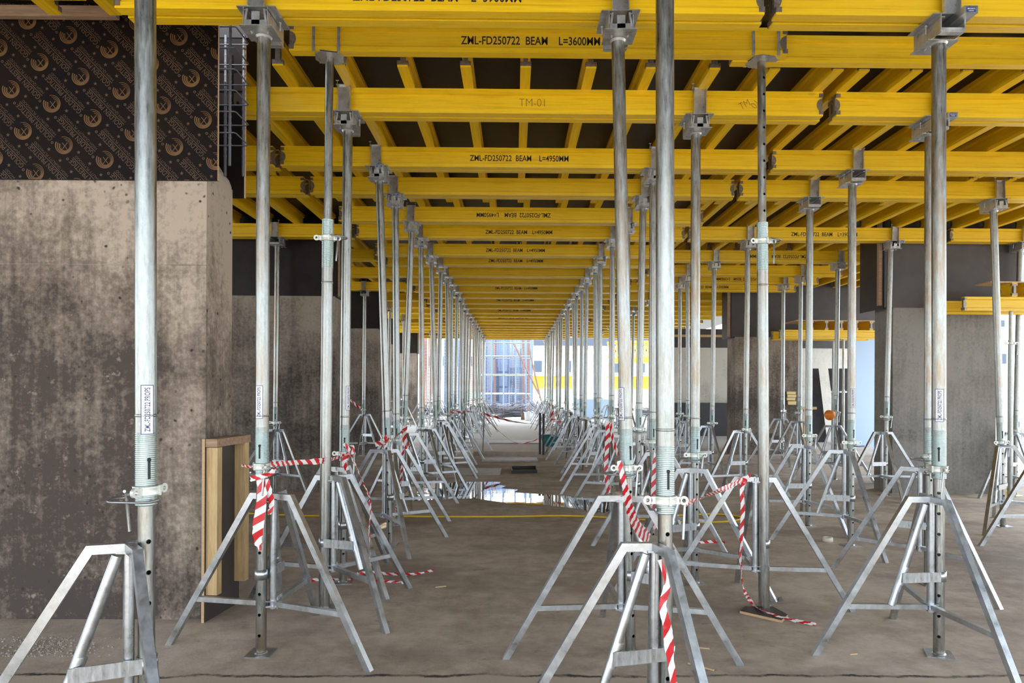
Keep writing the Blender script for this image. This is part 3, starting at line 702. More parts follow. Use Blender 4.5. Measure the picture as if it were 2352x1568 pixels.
for fy in (8.13, 10.5, 12.3, 13.8, 14.9):
    py = fy + .095; n3 += 1; bx, tx = pt(c3[fy][0], py, 1100), pt(c3[fy][1], py, 500)
    prop((bx, py), tx, 'the %s from the camera in the third row right of the corridor' % ORD[n3], None, None, None, wedge=(fy == 10.5))
    tripod(bx, py, 200, tr3.get(fy, [200 + random.uniform(-20, 10), -25 + random.uniform(-20, 20), -95]), 'at the foot of the %s prop in the third row right of the corridor' % ORD[n3])
bx = pt(2330, 10.6, 1100); prop((bx, 10.595), pt(2343, 10.6, 560), 'cut off by the right edge under the dark wall form'); tripod(bx, 10.595, 200, [200, -40, -95], 'at the right edge beside the bright opening')
# rows left of the corridor
prop((-3.6, 7.195), -3.6, 'the nearer one hidden behind the near concrete wall'); prop((-3.6, 8.225), -3.6, 'the farther one hidden behind the near concrete wall')
n4 = 0
for fy, b0, t0 in ((10.5, 631, 637), (16.3, 834, 838), (19.8, 893, 896), (22.9, 925, 928), (26.0, None, None), (29.0, None, None), (30.8, None, None), (32.4, None, None)):
    py = fy + .095; n4 += 1
    bx, tx = (pt(b0, py, 1100), pt(t0, py, 600)) if b0 else (-3.5, -3.45)
    prop((bx, py), tx, 'the %s from the camera in the row along the left walls' % ORD[n4]); tripod(bx, py, -30, [-20 + random.uniform(-15, 10), 200, -95], 'at the foot of the %s prop along the left walls' % ORD[n4])

# ------------------------------------------------------------------ walls on the left
def wall(name, x0, x1, y0, y1, z1, m, seams=()):
    b = MB(); b.box(x0, x1, y0, y1, 0, z1); w = struct(name, b, m)
    return w
XR = At(472, 1000, W1F).x
# near wall with a broken arris at its top right
b = MB(); zt1 = H + 1.48
b.prism([(-5.6, 0), (XR, 0), (XR, zt1), (-5.6, zt1)], 'y', W1F, W1F + 0.02)
X2 = XR + 0.0
b.prism([(-5.6, W1F + .02), (X2, W1F + .02), (X2 + .006, W1B - .1), (X2 + .006, W1B), (-5.6, W1B)], 'z', 0, zt1)
# ragged crown of set concrete between the forms
crown = [(-5.6, zt1), (X2, zt1), (X2, zt1 + .02), (X2 - .02, zt1 + .07), (X2 - .06, zt1 + .12), (X2 - .12, zt1 + .22), (X2 - .25, zt1 + .26), (-5.6, zt1 + .24)]
b.prism(crown, 'y', W1F + 0.03, W1B - 0.004)
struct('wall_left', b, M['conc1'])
b = MB(); SX = At(474, 700, W1F).x
b.box(-5.6, XR, W1F - .004, W1F + .001, At(100, 606, W1F).z - .004, At(100, 606, W1F).z + .002)
for q in (SX - .0,): pass
struct('trim_1', b, M['conc2'])
# printed plywood form
PXL, PXR = -5.6, At(500, 300, W1F - .02).x
PZ0, PZ1 = At(300, 413, W1F - .02).z, CZ - 0.001
ef = empty('wall_form', (0, W1F, PZ0), 'dark brown plywood form printed with gold logos and slanting text, top left', 'formwork')
yF = W1F - 0.02
def child_world(name, mb, m, parent):   # mesh in world coordinates under an unrotated parent
    mb.v = [(v[0] - parent.location.x, v[1] - parent.location.y, v[2] - parent.location.z) for v in mb.v]
    return link(name, mb.mesh(name, m), parent)
b = MB(); b.box(PXL, PXR, yF, yF + 0.018, PZ0, PZ1); sheet = child_world('plywood_sheet', b, M['plyface'], ef)
b = MB(); b.box(PXR, PXR + .002, yF, yF + .018, PZ0, PZ1); e_ = child_world('plywood_edge', b, M['plyedge'], ef)
b = MB(); b.box(At(312, 0, yF).x - .0015, At(312, 0, yF).x + .0015, yF - .0008, yF, PZ0, PZ1)
def print_pattern():
    s_ = F / yF; t1 = MB(); t2 = MB()
    o0 = At(91, 143, yF); ax_ = (93 / s_, -32 / s_); bx_ = (-65 / s_, -62.5 / s_)
    dr = R(134); cd, sd_ = math.cos(dr), math.sin(dr)
    tv, tf = text_geo('GOLDEN PRESTIGE', 0.338, 0.036, 0.004); hv, hf = text_geo('HIGH QUALITY PLYWOOD', 0.33, 0.021, 0.0)
    rv, rf = text_geo('x', 0.05, 0.05, 0.0)
    xv, xf = text_geo('X', 0.044, 0.048, -0.01)
    y1 = yF - 0.0007
    z9 = 9.8 * s_
    for i in range(-14, 16):
        for j in range(-14, 16):
            cx, cz = o0.x + i * ax_[0] + j * bx_[0], o0.z + i * ax_[1] + j * bx_[1]
            if not (-3.75 < cx < PXR + .4 and PZ0 - .4 < cz < PZ1 + .3): continue
            # text block: anchor is the rule between the two lines
            mx, mz = cx + 315 / z9, cz + 262 / z9
            def TR(x, y, ox, oy):
                X_, Y_ = x + ox, y + oy
                return (mx + X_ * cd - Y_ * sd_, y1, mz + X_ * sd_ + Y_ * cd)
            add_flat(t2, tv, tf, lambda x, y: TR(x, y, 0, 0.026)); add_flat(t2, hv, hf, lambda x, y: TR(x, y, 0.0, -0.019))
            add_flat(t2, [(-.172, -.0022), (.172, -.0022), (.172, .0022), (-.172, .0022)], [(0, 1, 2, 3)], lambda x, y: TR(x, y, 0, 0))
            for sx, sz in ((-260, -510), (-10, -260), (240, -10), (490, 240)):
                qx, qz = mx + sx / z9, mz - sz / z9
                st = [(.0145 * math.cos(R(90 + 36 * k)) * (1 if k % 2 == 0 else .42), .0145 * math.sin(R(90 + 36 * k)) * (1 if k % 2 == 0 else .42)) for k in range(10)]
                add_flat(t2, st, [tuple(range(10))], lambda x, y: (qx + x, y1, qz + y))
            for sx, sz in ((-505, -360), (335, 515)):
                qx, qz = mx + sx / z9, mz - sz / z9
                rg = [(r_ * math.cos(2 * math.pi * k / 12), r_ * math.sin(2 * math.pi * k / 12)) for r_ in (.0045, .0095) for k in range(12)]
                add_flat(t2, rg, [(k, (k + 1) % 12, 12 + (k + 1) % 12, 12 + k) for k in range(12)], lambda x, y: (qx + x, y1, qz + y))
            # emblem: nested open crescents round an X
            add_flat(t1, xv, xf, lambda x, y: (cx + x + .006, y1, cz + y - .006))
            for q, (r0, ox, oz) in enumerate(((.061, 0, 0), (.051, .003, -.002), (.041, .006, -.004), (.031, .008, -.006))):
                ring = []; n = 26; a0, a1 = R(155), R(155 + 310 - 10 * q)
                for k in range(n + 1):
                    a = a0 + (a1 - a0) * k / n
                    wdt = (.0075 if q < 3 else .002) * (1.0 if a < R(300) else max(.5, 1 - (a - R(320)) / R(140)))
                    ring.append((ox + r0 * math.cos(a), oz + r0 * math.sin(a))); ring.append((ox + (r0 - wdt) * math.cos(a), oz + (r0 - wdt) * math.sin(a)))
                add_flat(t1, ring, [(2 * k, 2 * k + 2, 2 * k + 3, 2 * k + 1) for k in range(n)], lambda x, y: (cx + x, y1, cz + y))
    n1 = len(t1.f); off = len(t1.v); t1.v += t2.v; t1.f += [tuple(off + i for i in f) for f in t2.f]; t1.sm += t2.sm
    t1.v = [(v[0], v[1] - yF, v[2] - PZ0) for v in t1.v]
    me = t1.mesh('gold_emblems_text', M['gold']); me.materials.append(M['goldt'])  # emblems and text joined in one printed mesh
    me.polygons.foreach_set('material_index', [0] * n1 + [1] * (len(me.polygons) - n1))
    bm = bmesh.new(); bm.from_mesh(me)
    for co, no in (((PXR, 0, 0), (1, 0, 0)), ((0, 0, 0), (0, 0, -1)), ((0, 0, PZ1 - PZ0), (0, 0, 1)), ((-3.7, 0, 0), (-1, 0, 0))):
        bmesh.ops.bisect_plane(bm, geom=bm.verts[:] + bm.edges[:] + bm.faces[:], plane_co=co, plane_no=no, clear_outer=True)
    bm.normal_update()
    for f_ in bm.faces:
        if f_.normal.y > 0: f_.normal_flip()
    bm.to_mesh(me); bm.free()
    o = link('gold_emblems_text', me, sheet); o.location = (0, yF - W1F, 0)
print_pattern()
# back form of the same wall
zb0 = At(548, 455, W1B + .01).z; xb = At(562, 300, W1B + .01).x
e = empty('wall_form', (xb, W1B, zb0), 'dark plywood form with a pale edge, standing behind the bare rebar of the near wall', 'formwork')
b = MB(); b.box(-5.6 - xb, 0, .005, .023, 0, CZ - zb0 - .001); link('plywood_sheet', b.mesh('plywood_sheet', M['plyface']), e)
b = MB(); b.box(0, .006, .004, .024, 0, CZ - zb0 - .001); link('plywood_edge', b.mesh('plywood_edge', M['plyedge']), e)
# starter cage in the gap
e = empty('rebar_cage', (PXR - .3, W1F + .2, zt1), 'dark rebar cage rising from the near wall between its plywood forms', 'rebar')
ox, oy, oz = e.location
for k, x in enumerate((PXR - .9, PXR - .7, PXR - .5, PXR - .3, PXR - .1, PXR + .035)):
    for y in (W1F + .10, W1B - .08):
        b = MB(); pts = [(x - ox, y - oy, -.02 + .0)]
        b.tube((x - ox, y - oy, 0.27 if x < XR - .2 else .08), (x - ox, y - oy, 1.13), .011, 8)
        for q in range(2, 20): b.lathe([(.011, 0.12 + q * .05), (.0135, 0.13 + q * .05), (.011, 0.14 + q * .05)], 6, (x - ox, y - oy))
        link('vertical_bar', b.mesh('vertical_bar', M['rebar']), e)
for q in range(6):
    z = .30 + q * .15; b = MB()
    b.sweep([(-.95, -.115, z), (.37, -.115, z + .01), (.38, -.10, z + .01), (.385, .11, z + .0), (.37, .125, z), (-.95, .125, z)], .005, 6); link('stirrup', b.mesh('stirrup', M['rebar']), e)
# timber rail above the printed form
b = MB(); b.box(0, At(270, 20, 4.80).x - At(-60, 20, 4.80).x, 0, .045, 0, .075)
o = link('timber_rail', b.mesh('timber_rail', M['timberx'])); o.location = (At(-60, 20, 4.80).x, 4.78, At(100, 37, 4.78).z)
tag(o, 'brown sawn timber rail lying along the top of the printed plywood', 'timber')
# boxed timber frame leaning at the wall corner
fx = At(463, 1400, 4.80).x; fr = empty('formwork_panel', (fx, 4.80, 0), 'small plywood form with pale timber battens standing at the near wall corner', 'formwork')
zt_ = At(464, 1008, 4.80).z
b = MB(); b.box(0, .018, 0, .46, 0, zt_); sh = link('plywood_sheet', b.mesh('plywood_sheet', M['gape']), fr)
b = MB(); b.box(-.001, .019, -.003, 0, 0, zt_); link('plywood_edge', b.mesh('plywood_edge', M['plyedge']), sh)
b = MB(); b.box(.018, .098, .02, .08, At(480, 1363, 4.85).z, zt_ - .06); link('batten', b.mesh('batten', M['timber']), fr)
b = MB(); b.box(.018, .098, .39, .45, At(480, 1332, 5.2).z, zt_ - .055); link('batten', b.mesh('batten', M['timber']), fr)
b = MB(); b.box(.018, .105, .005, .46, zt_ - .055, zt_ - .0); link('top_rail', b.mesh('top_rail', M['timberx']), fr)
fr.rotation_euler = (0, 0, -0.13)
# walls farther down the left side
def wall_set(n, pxl, pxr, ybot, Y, thick, m, zply=H + 1.40, x_left=None, over=.07):
    xr = At(pxr, ybot, Y).x; xl = x_left if x_left is not None else At(pxl, ybot, Y).x
    b = MB(); b.box(xl, xr, Y, Y + thick, 0, zply + .03); b.box(xl, xr - .0, Y - .0015, Y, zply - .46 - .003, zply - .46)
    w = struct('wall_left_%d' % n if pxr < 1180 else 'wall_right_%d' % n, b, m)
    return xl, xr
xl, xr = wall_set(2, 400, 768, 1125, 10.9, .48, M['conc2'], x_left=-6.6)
def form(x0, x1, y0, y1, z0, label, edge=True, m='ply'):
    e = empty('wall_form', (x1, y0, z0), label, 'formwork')
    b = MB(); b.box(x0 - x1, 0, -.02, 0, 0, CZ - z0 - .002); link('plywood_sheet', b.mesh('plywood_sheet', M[m]), e)
    b = MB(); b.box(x0 - x1, 0, y1 - y0, y1 - y0 + .02, 0, CZ - z0 - .002); link('back_sheet', b.mesh('back_sheet', M[m]), e)
    b = MB(); b.box(0, .02, -.05, y1 - y0 + .05, -.02, CZ - z0 - .002); link('side_sheet', b.mesh('side_sheet', M[m]), e)
    b = MB(); b.box(.02, .045, -.045, -.02, -.01, CZ - z0 - .002); link('edge_batten', b.mesh('edge_batten', M['timberx']), e)
    return e
form(xl, xr + .03, 10.9, 11.38, H + 1.40, 'dark plywood form capping the second concrete wall on the left')
for n, (pr_, yb, Y, lab) in enumerate(((868, 1032, 17.0, 'third'), (902, 1000, 23.3, 'fourth'), (956, 975, 29.5, 'fifth'))):
    xl, xr = wall_set(3 + n, 0, pr_, yb, Y, .5, M['conc2'], x_left=-7.2)
    form(xl, xr + .03, Y, Y + .5, H + 1.40, 'dark plywood form capping the %s concrete wall on the left' % lab)

# ------------------------------------------------------------------ walls on the right
Yc = 10.78; x0 = At(2050, 1000, Yc).x; x1 = At(2287, 1000, Yc).x
b = MB(); b.box(x0, x1, Yc, Yc + .55, 0, H + 1.32)
for zz in (At(2100, 780, Yc).z, At(2100, 955, Yc).z): b.box(x0, x1, Yc - .0015, Yc, zz - .003, zz + .003)
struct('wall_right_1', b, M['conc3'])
e = empty('wall_form', (x0, Yc, H + 1.28), 'wide dark plywood form over the right concrete column', 'formwork')
xa, xb_ = At(2022, 620, Yc).x - x0, At(2348, 620, Yc).x - x0
b = MB(); b.box(xa, xb_, -.02, 0, -.02, CZ - H - 1.282); link('plywood_sheet', b.mesh('plywood_sheet', M['gape']), e)
b = MB(); b.box(xa - .02, xa, -.12, .6, -.05, CZ - H - 1.282); link('side_sheet', b.mesh('side_sheet', M['ply']), e)
b = MB(); b.box(xa - .075, xa - .02, -.10, -.04, 0, CZ - H - 1.282); link('edge_batten', b.mesh('edge_batten', M['timberx']), e)
Yd = 16.9; x0 = At(1687, 1000, Yd).x; x1 = At(1836, 1000, Yd).x
b = MB(); b.box(x0, x1, Yd, Yd + .6, 0, H + 1.28)
for zz in (At(1700, 818, Yd).z, At(1700, 933, Yd).z): b.box(x0, x1, Yd - .002, Yd, zz - .004, zz + .004)
struct('wall_right_2', b, M['conc2'])
e = empty('wall_form', (x0, Yd, H + 1.24), 'long dark plywood form over the farther right column', 'formwork')
b = MB(); b.box(-.12, At(2060, 700, Yd).x - x0, -.02, 0, 0, CZ - H - 1.242); link('plywood_sheet', b.mesh('plywood_sheet', M['gape']), e)
b = MB(); b.box(-.14, -.12, -.1, .6, -.03, CZ - H - 1.242); link('side_sheet', b.mesh('side_sheet', M['ply']), e)
b = MB(); b.box(-.20, -.14, -.09, -.03, 0, CZ - H - 1.242); link('edge_batten', b.mesh('edge_batten', M['timberx']), e)
# bit of broken dark patch and foam on the column
b = MB(); c_ = [(1768, 995), (1784, 992), (1780, 1000), (1790, 1000), (1792, 1010), (1782, 1009), (1776, 1010), (1767, 1004)]
b.prism([(lambda q: (q.x, q.z))(At(x, y, Yd)) for x, y in c_][::-1], 'y', Yd - .006, Yd); o = tag(link('torn_sheet', b.mesh('torn_sheet', M['gape'])), 'torn dark patch on the farther right column', 'patch')
b = MB()
for (xa_, xb2, ya, yb_) in ((1806, 1826, 899, 905), (1807, 1827, 906, 912), (1806, 1825, 913, 919), (1808, 1827, 921, 929)):
    p, q = At(xa_, yb_, Yd), At(xb2, ya, Yd); b.box(p.x, q.x, Yd - .05, Yd - .004, p.z, q.z)
tag(link('foam_pad', b.mesh('foam_pad', M['cream'])), 'cream foam strips stuck to the farther right column', 'foam')
# distant side walls
b = MB(); p, q = At(1545, 1000, 23.7), At(1965, 1000, 23.7); b.box(p.x, q.x, 23.7, 24.2, 0, H + 1.36); struct('wall_right_3', b, M['conc4'])
b = MB(); b.box(p.x, q.x, 23.66, 23.69, H + 1.36, H + 2.0); b2 = MB(); b2.box(p.x, q.x, 23.60, 23.66, H + 1.72, H + 1.80)
e = empty('wall_form', (0, 0, 0), 'distant dark lintel form with a pale timber rail, beyond the farther right column', 'formwork')
link('plywood_sheet', b.mesh('plywood_sheet', M['gape']), e); link('timber_rail', b2.mesh('timber_rail', M['timber']), e)
p, q = At(1620, 1000, 23.4), At(1668, 925, 23.4); b = MB(); b.box(p.x - 1.2, q.x + .4, 23.45, 23.5, 0, q.z)
tag(link('black_board', b.mesh('black_board', M['black'])), 'low black panel standing against the distant pale wall', 'panel')
p, q = At(1965, 1020, 19.5), At(2022, 1020, 19.5); b = MB(); b.box(p.x, q.x + 1.2, 19.5, 19.9, 0, H + 1.6); struct('wall_right_4', b, M['blueL'])
b = MB(); p, q = At(2018, 1060, 12.6), At(2050, 1060, 12.6)
for k, (xa_, xb2, xt0, xt1, Yk, lab) in enumerate(((1868, 1900, 1862, 1880, 21.0, 'dark board leaning on the distant pale wall, left one'), (1925, 1972, 1903, 1946, 20.6, 'dark board leaning on the distant pale wall, right wider one'))):
    b = MB(); a1, a2, t1_, t2_ = At(xa_, 1015, Yk), At(xb2, 1015, Yk), At(xt0, 846, Yk + .8), At(xt1, 846, Yk + .8)
    a1.z = a2.z = 0
    d = Vector((0, .03, 0)); b.hexa([a1, a2, a2 + d, a1 + d, t1_, t2_, t2_ + d, t1_ + d]); tag(link('dark_board', b.mesh('dark_board', M['gape'])), lab, 'board')
# little platforms of yellow beams
def platform(pl, pr_, ytop, Y, label, nj, depth=.9):
    s_ = F / Y; a_, c_ = At(pl, ytop, Y), At(pr_, ytop, Y); zt2 = a_.z - .2
    for k in (0, 1): beam('timber_beam', a_.x, Y + k * .5, zt2, c_.x - a_.x, 'x', 'ochre ledger beam of %s, %s one' % (label, ('front', 'rear')[k]), 'beam', 'ledger beams')
    n = nj
    for k in range(n):
        x = c_.x - .25 - k * (c_.x - a_.x - .9) / max(1, n - 1)
        beam('timber_joist', x, Y - .05, a_.z, depth, 'y', 'short joist seen end-on above %s, %s from the right' % (label, ORD[k + 1]), 'joist', 'short end-on joists')
    b = MB(); b.box(a_.x + .35, c_.x, Y - .04, Y + depth, a_.z + .2, a_.z + .218)
    tag(link('plywood_deck', b.mesh('plywood_deck', M['plyedge'])), 'thin plywood deck on top of %s' % label, 'plywood')
platform(1792, 2020, 757, 15.6, 'the lintel staging between the right columns', 5, .7)
platform(2216, 2420, 681, 10.0, 'the staging at the right edge', 3, .3)
for k_, (xp, yp) in enumerate(((At(1925, 800, 15.9).x, 15.64), (At(1925, 800, 15.9).x, 16.14))):
    e = empty('shoring_prop', (xp, yp, 0), 'galvanized steel prop, %s of the two short ones under the lintel staging' % ('front', 'rear')[k_], 'prop', 'galvanized steel props')
    zt_k = At(1792, 757, 15.6).z - .2
    b = MB(); b.tube((0, 0, 1.2), (0, 0, zt_k - .008), .026, 12); link('inner_tube', b.mesh('inner_tube', M['tube']), e)
    b = MB(); b.tube((0, 0, .008), (0, 0, 1.6), .034, 12); link('outer_tube', b.mesh('outer_tube', M['tube']), e); link('base_plate', BASE, e)
    link('collar_nut', COLLAR, e, (0, 0, 1.55)); b = MB(); b.box(-.09, .09, -.07, .07, zt_k - .008, zt_k); link('fork_plate', b.mesh('fork_plate', M['head']), e)
px_ = pt(2320, 10.1, 1100); prop_h = At(2320, 712, 10.1).z
e = empty('shoring_prop', (px_, 10.1, 0), 'galvanized steel prop, the short one under the staging at the right edge', 'prop', 'galvanized steel props')
b = MB(); b.tube((0, 0, 1.9), (0, 0, prop_h - .008), .026, 12); link('inner_tube', b.mesh('inner_tube', M['tube']), e)
b = MB(); b.tube((0, 0, .008), (0, 0, 2.35), .034, 12); link('outer_tube', b.mesh('outer_tube', M['tube']), e); link('base_plate', BASE, e)
link('collar_nut', COLLAR, e, (0, 0, 2.3)); link('hanging_pin', PIN, e, (0, 0, 2.3)); b = MB(); b.box(-.09, .09, -.07, .07, prop_h - .008, prop_h); link('fork_plate', b.mesh('fork_plate', M['head']), e)

# ------------------------------------------------------------------ things on the floor
# puddle
pts = [(925, 1140), (945, 1118), (1000, 1108), (1060, 1106), (1150, 1106), (1146, 1112), (1162, 1116), (1150, 1121), (1190, 1124), (1180, 1130), (1235, 1134), (1290, 1138), (1350, 1143), (1415, 1148), (1430, 1160), (1418, 1178), (1370, 1176), (1320, 1167), (1250, 1160), (1180, 1157), (1150, 1153), (1090, 1144), (1030, 1146), (975, 1148), (940, 1150)]
b = MB(); b.poly([Gr(x, y, .003) for x, y in pts][::-1])
me = b.mesh('puddle', M['water'])
tag(link('puddle', me), 'wide shallow puddle mirroring the props across the corridor floor', 'puddle')
pts = [(880, 1118), (905, 1112), (935, 1116), (925, 1126), (890, 1128)]
# hose
def gp(seq, z=.012): return [Gr(x, y, z) for x, y in seq]
def smooth(P, k=4):
    P = [Vector(p) for p in P]; out = []
    for i in range(len(P) - 1):
        p0, p1, p2, p3 = P[max(i - 1, 0)], P[i], P[i + 1], P[min(i + 2, len(P) - 1)]
        for j in range(k):
            t = j / k; out.append(0.5 * ((2 * p1) + (p2 - p0) * t + (2 * p0 - 5 * p1 + 4 * p2 - p3) * t * t + (-p0 + 3 * p1 - 3 * p2 + p3) * t ** 3))
    out.append(P[-1]); return out
b = MB(); b.sweep(smooth(gp([(555, 1178), (620, 1181), (700, 1184), (800, 1184), (900, 1185), (1000, 1186), (1150, 1186), (1300, 1184), (1420, 1189), (1520, 1196), (1620, 1199), (1680, 1196), (1703, 1190), (1690, 1184), (1640, 1180), (1560, 1183), (1480, 1187), (1440, 1190)])), .012, 8)
tag(link('garden_hose', b.mesh('garden_hose', M['hose'])), 'thin yellow hose laid straight across the floor, coiling at the right', 'hose')
# floor boards and tray
def floor_quad(name, corners, h, m, label, cat, z0=.002):
    b = MB(); P = [Gr(*c, z0) for c in corners]; b.hexa([*P, *[p + Vector((0, 0, h)) for p in P]]); return tag(link(name, b.mesh(name, M[m])), label, cat)
floor_quad('floor_board', [(1107, 1060), (1236, 1060), (1232, 1053), (1106, 1053)], .03, 'greyboard', 'pale worn board lying across the corridor in front of the recess', 'board')
floor_quad('floor_board', [(1005, 1090), (1148, 1091), (1152, 1076), (1015, 1076)], .012, 'greyboard', 'shiny grey sheet lying flat at the left of the corridor', 'board')
floor_quad('floor_board', [(1117, 1019), (1240, 1019), (1238, 1013), (1120, 1013)], .03, 'greyboard', 'long pale board lying behind the recess', 'board')
tb = MB(); P = [Gr(*c, .002) for c in ((1176, 1087), (1233, 1086), (1231, 1076), (1174, 1077))]
tb.hexa([*P, *[p + Vector((0, 0, .01)) for p in P]])
for k in range(4): a_, c_ = P[k], P[(k + 1) % 4]; tb.bar(a_ + Vector((0, 0, .03)), c_ + Vector((0, 0, .03)), .02, .06)
tag(link('mixing_tray', tb.mesh('mixing_tray', M['black'])), 'flat black tray lying on the corridor floor', 'tray')
b = MB(); a_ = Gr(1901, 1243)
b.lathe([(.030, 0), (.052, 0), (.052, .045), (.030, .045), (.030, 0)], 28, (a_.x, a_.y)); tag(link('tape_roll', b.mesh('tape_roll', M['tapeRoll'])), 'beige roll of masking tape on the floor at the right', 'tape roll')
ps = empty('plywood_scrap', (FR[0], FR[1] - .0, 0), 'dark scrap of plywood with splintered edge under the right open-forked prop', 'plywood')
P = [Gr(*c) for c in ((1699, 1408), (1795, 1430), (1810, 1417), (1775, 1398), (1712, 1398))]
b = MB(); P = [p - Vector((FR[0], FR[1], 0)) for p in P]; b.prism([(p.x, p.y) for p in P], 'z', 0.0005, .0175); link('core', b.mesh('core', M['plyedge']), ps)
b = MB(); b.prism([(p.x * .995, p.y * .995 + .001) for p in P], 'z', .0175, .019); link('film_face', b.mesh('film_face', M['gape']), ps)
for k, (x, y, L_, an, lab) in enumerate(((1605, 1488, .13, -.3, 'thin wood splinter beside the thick prop, the nearer one'), (1610, 1532, .16, -.7, 'thin wood splinter on the floor joint beside the thick prop'),
                           (1295, 1283, .07, .1, 'tiny pale wood chip in the middle of the floor'), (1960, 1503, .05, .2, 'tiny pale wood chip at the right of the floor'), (1012, 1348, .09, .4, 'pale scrap of wire near the left tape on the floor'))):
    g_ = Gr(x, y); b = MB(); b.bar((g_.x - L_ / 2 * math.cos(an), g_.y - L_ / 2 * math.sin(an), .005), (g_.x + L_ / 2 * math.cos(an), g_.y + L_ / 2 * math.sin(an), .005), .012, .008)
    tag(link('wood_splinter', b.mesh('wood_splinter', M['saw'])), lab, 'wood scrap')
g_ = Gr(1792, 1380); b = MB(); b.hexa([g_ + Vector(q) for q in ((-.02, -.01, 0), (.03, 0, 0), (.02, .02, 0), (-.02, .01, 0), (-.01, 0, .03), (.01, .005, .035), (.01, .01, .03), (-.01, .008, .025))])
tag(link('concrete_crumb', b.mesh('concrete_crumb', M['gape'])), 'small dark crumb on the floor behind the plywood scrap', 'debris')
# gravelly rubble at the lower left
b = MB()
for k in range(420):
    g_ = Gr(random.gauss(110, 70), random.uniform(1462, 1508)); r_ = random.uniform(.003, .011)
    t0 = random.uniform(0, 3); c = [g_ + Vector((r_ * math.cos(t + t0) * random.uniform(.6, 1.3), r_ * math.sin(t + t0) * random.uniform(.7, 1.2), 0)) for t in (0, 1.57, 3.14, 4.71)]
    b.hexa([*c, *[g_ + (q - g_) * random.uniform(.3, .8) + Vector((0, 0, r_ * random.uniform(.4, .9))) for q in c]])
o = tag(link('gravel', b.mesh('gravel', M['grit'])), 'loose pale grit scattered at the foot of the near wall', 'gravel', kind='stuff')
# posts in the corridor
for (x, y, t_, lab) in ((1240, 1043, 948, 'black steel post in the corridor, left of the two'), (1248, 1044, 950, 'black steel post in the corridor, right of the two')):
    p, q = Gr(x, y), None; q = At(x, t_, p.y); b = MB(); b.tube((p.x, p.y, 0), (p.x, p.y, q.z), .028, 12); tag(link('steel_post', b.mesh('steel_post', M['black'])), lab, 'post')
p = Gr(1109, 1036); b = MB(); b.tube((p.x, p.y, 0), (p.x + .03, p.y, At(1110, 945, p.y).z), .012, 8); tag(link('marker_rod', b.mesh('marker_rod', M['rebar'])), 'thin upright bar carrying the tape at the left of the corridor', 'rod')
p = Gr(1256, 1024); b = MB(); b.lathe([(.0, 0), (.20, 0), (.28, .30), (.29, .30), (.27, .30), (.20, .02), (.0, .02)], 20, (p.x + .1, p.y)); tag(link('plastic_tub', b.mesh('plastic_tub', M['teal'])), 'teal plastic tub beside the two black posts', 'tub')
g_ = Gr(1905, 1075); b = MB()
p = At(1905, 953, 12.28); b = MB(); b.lathe([(.001, .20), (.07, .19), (.11, .14), (.125, .06), (.13, .0), (.15, -.005), (.13, -.01), (.11, 0), (.10, .06), (.001, .12)], 20)
o = link('hard_hat', b.mesh('hard_hat', M['orangep'])); o.location = (p.x, p.y, p.z); o.rotation_euler = (R(80), 0, 0); o.scale = (.62, .62, .62); tag(o, 'orange hard hat hanging between the right props', 'hard hat')
g_ = Gr(2322, 1137); b = MB()
for k in range(6):
    a_ = random.uniform(0, 6); b.lathe([(.0, .10 + .02 * k), (.07, .08), (.12, .03), (.13, 0)], 8, (g_.x + .12 * math.cos(a_), g_.y + .15 + .08 * math.sin(a_)), False)
tag(link('plastic_bag', b.mesh('plastic_bag', M['ylwbag'])), 'crumpled yellow bag on the ground at the right edge', 'bag')
p = At(1846, 990, 16.0); b = MB(); b.box(p.x, p.x + .12, 16.0, 16.05, 0, At(1846, 940, 16.0).z); b.box(p.x - .15, p.x + .3, 16.0, 16.05, At(1846, 940, 16.0).z, At(1846, 934, 16).z)
tag(link('timber_stand', b.mesh('timber_stand', M['timber'])), 'pale timber T piece standing beside the farther right column', 'timber')

# ------------------------------------------------------------------ barrier tape
def ribbon(P, w, twist=0.0, rep=0.10, wob=0.006, start=0.0, wv=None, fold=0.0):
    P = smooth(P, 6); b = MB(); L = 0
    prev = None; rows = []
    for k, p in enumerate(P):
        t = (P[min(k + 1, len(P) - 1)] - P[max(k - 1, 0)]).normalized()
        if prev is not None: L += (p - prev).length
        prev = p
        up = Vector((0, 0, 1)) if abs(t.z) < .8 else Vector((1, 0, 0))
        if wv is not None: up = Vector(wv)
        up = (up - t * up.dot(t)).normalized(); sd2 = t.cross(up)
        a = start + twist * L; d = up * math.cos(a) + sd2 * math.sin(a); n2_ = t.cross(d)
        ww = (w[k * len(w) // len(P)] if isinstance(w, list) else w) * (1 + random.uniform(-.08, .08))
        row = []
        for j in range(5):
            s2 = (j / 4 - .5); off = n2_ * (random.uniform(-wob, wob) + fold * ww * math.cos(j * math.pi))
            row.append(len(b.v)); b.v.append(tuple(p + d * s2 * ww + off)); b.uv[row[-1]] = (L / rep, j / 4)
        rows.append(row)
    for k in range(len(rows) - 1):
        for j in range(4): b.f.append((rows[k][j], rows[k][j + 1], rows[k + 1][j + 1], rows[k + 1][j])); b.sm.append(True)
    return b
def A3(*q): return [At(*p) for p in q]
def tape(parts, label):
    e = None
    b0 = MB()
    for b in parts:
        off = len(b0.v); b0.v += b.v; b0.f += [tuple(off + i for i in f) for f in b.f]; b0.sm += b.sm
        for k, u in b.uv.items(): b0.uv[off + k] = u
    return tag(link('barrier_tape', b0.mesh('barrier_tape', M['tape'])), label, 'tape', 'red and white barrier tapes')
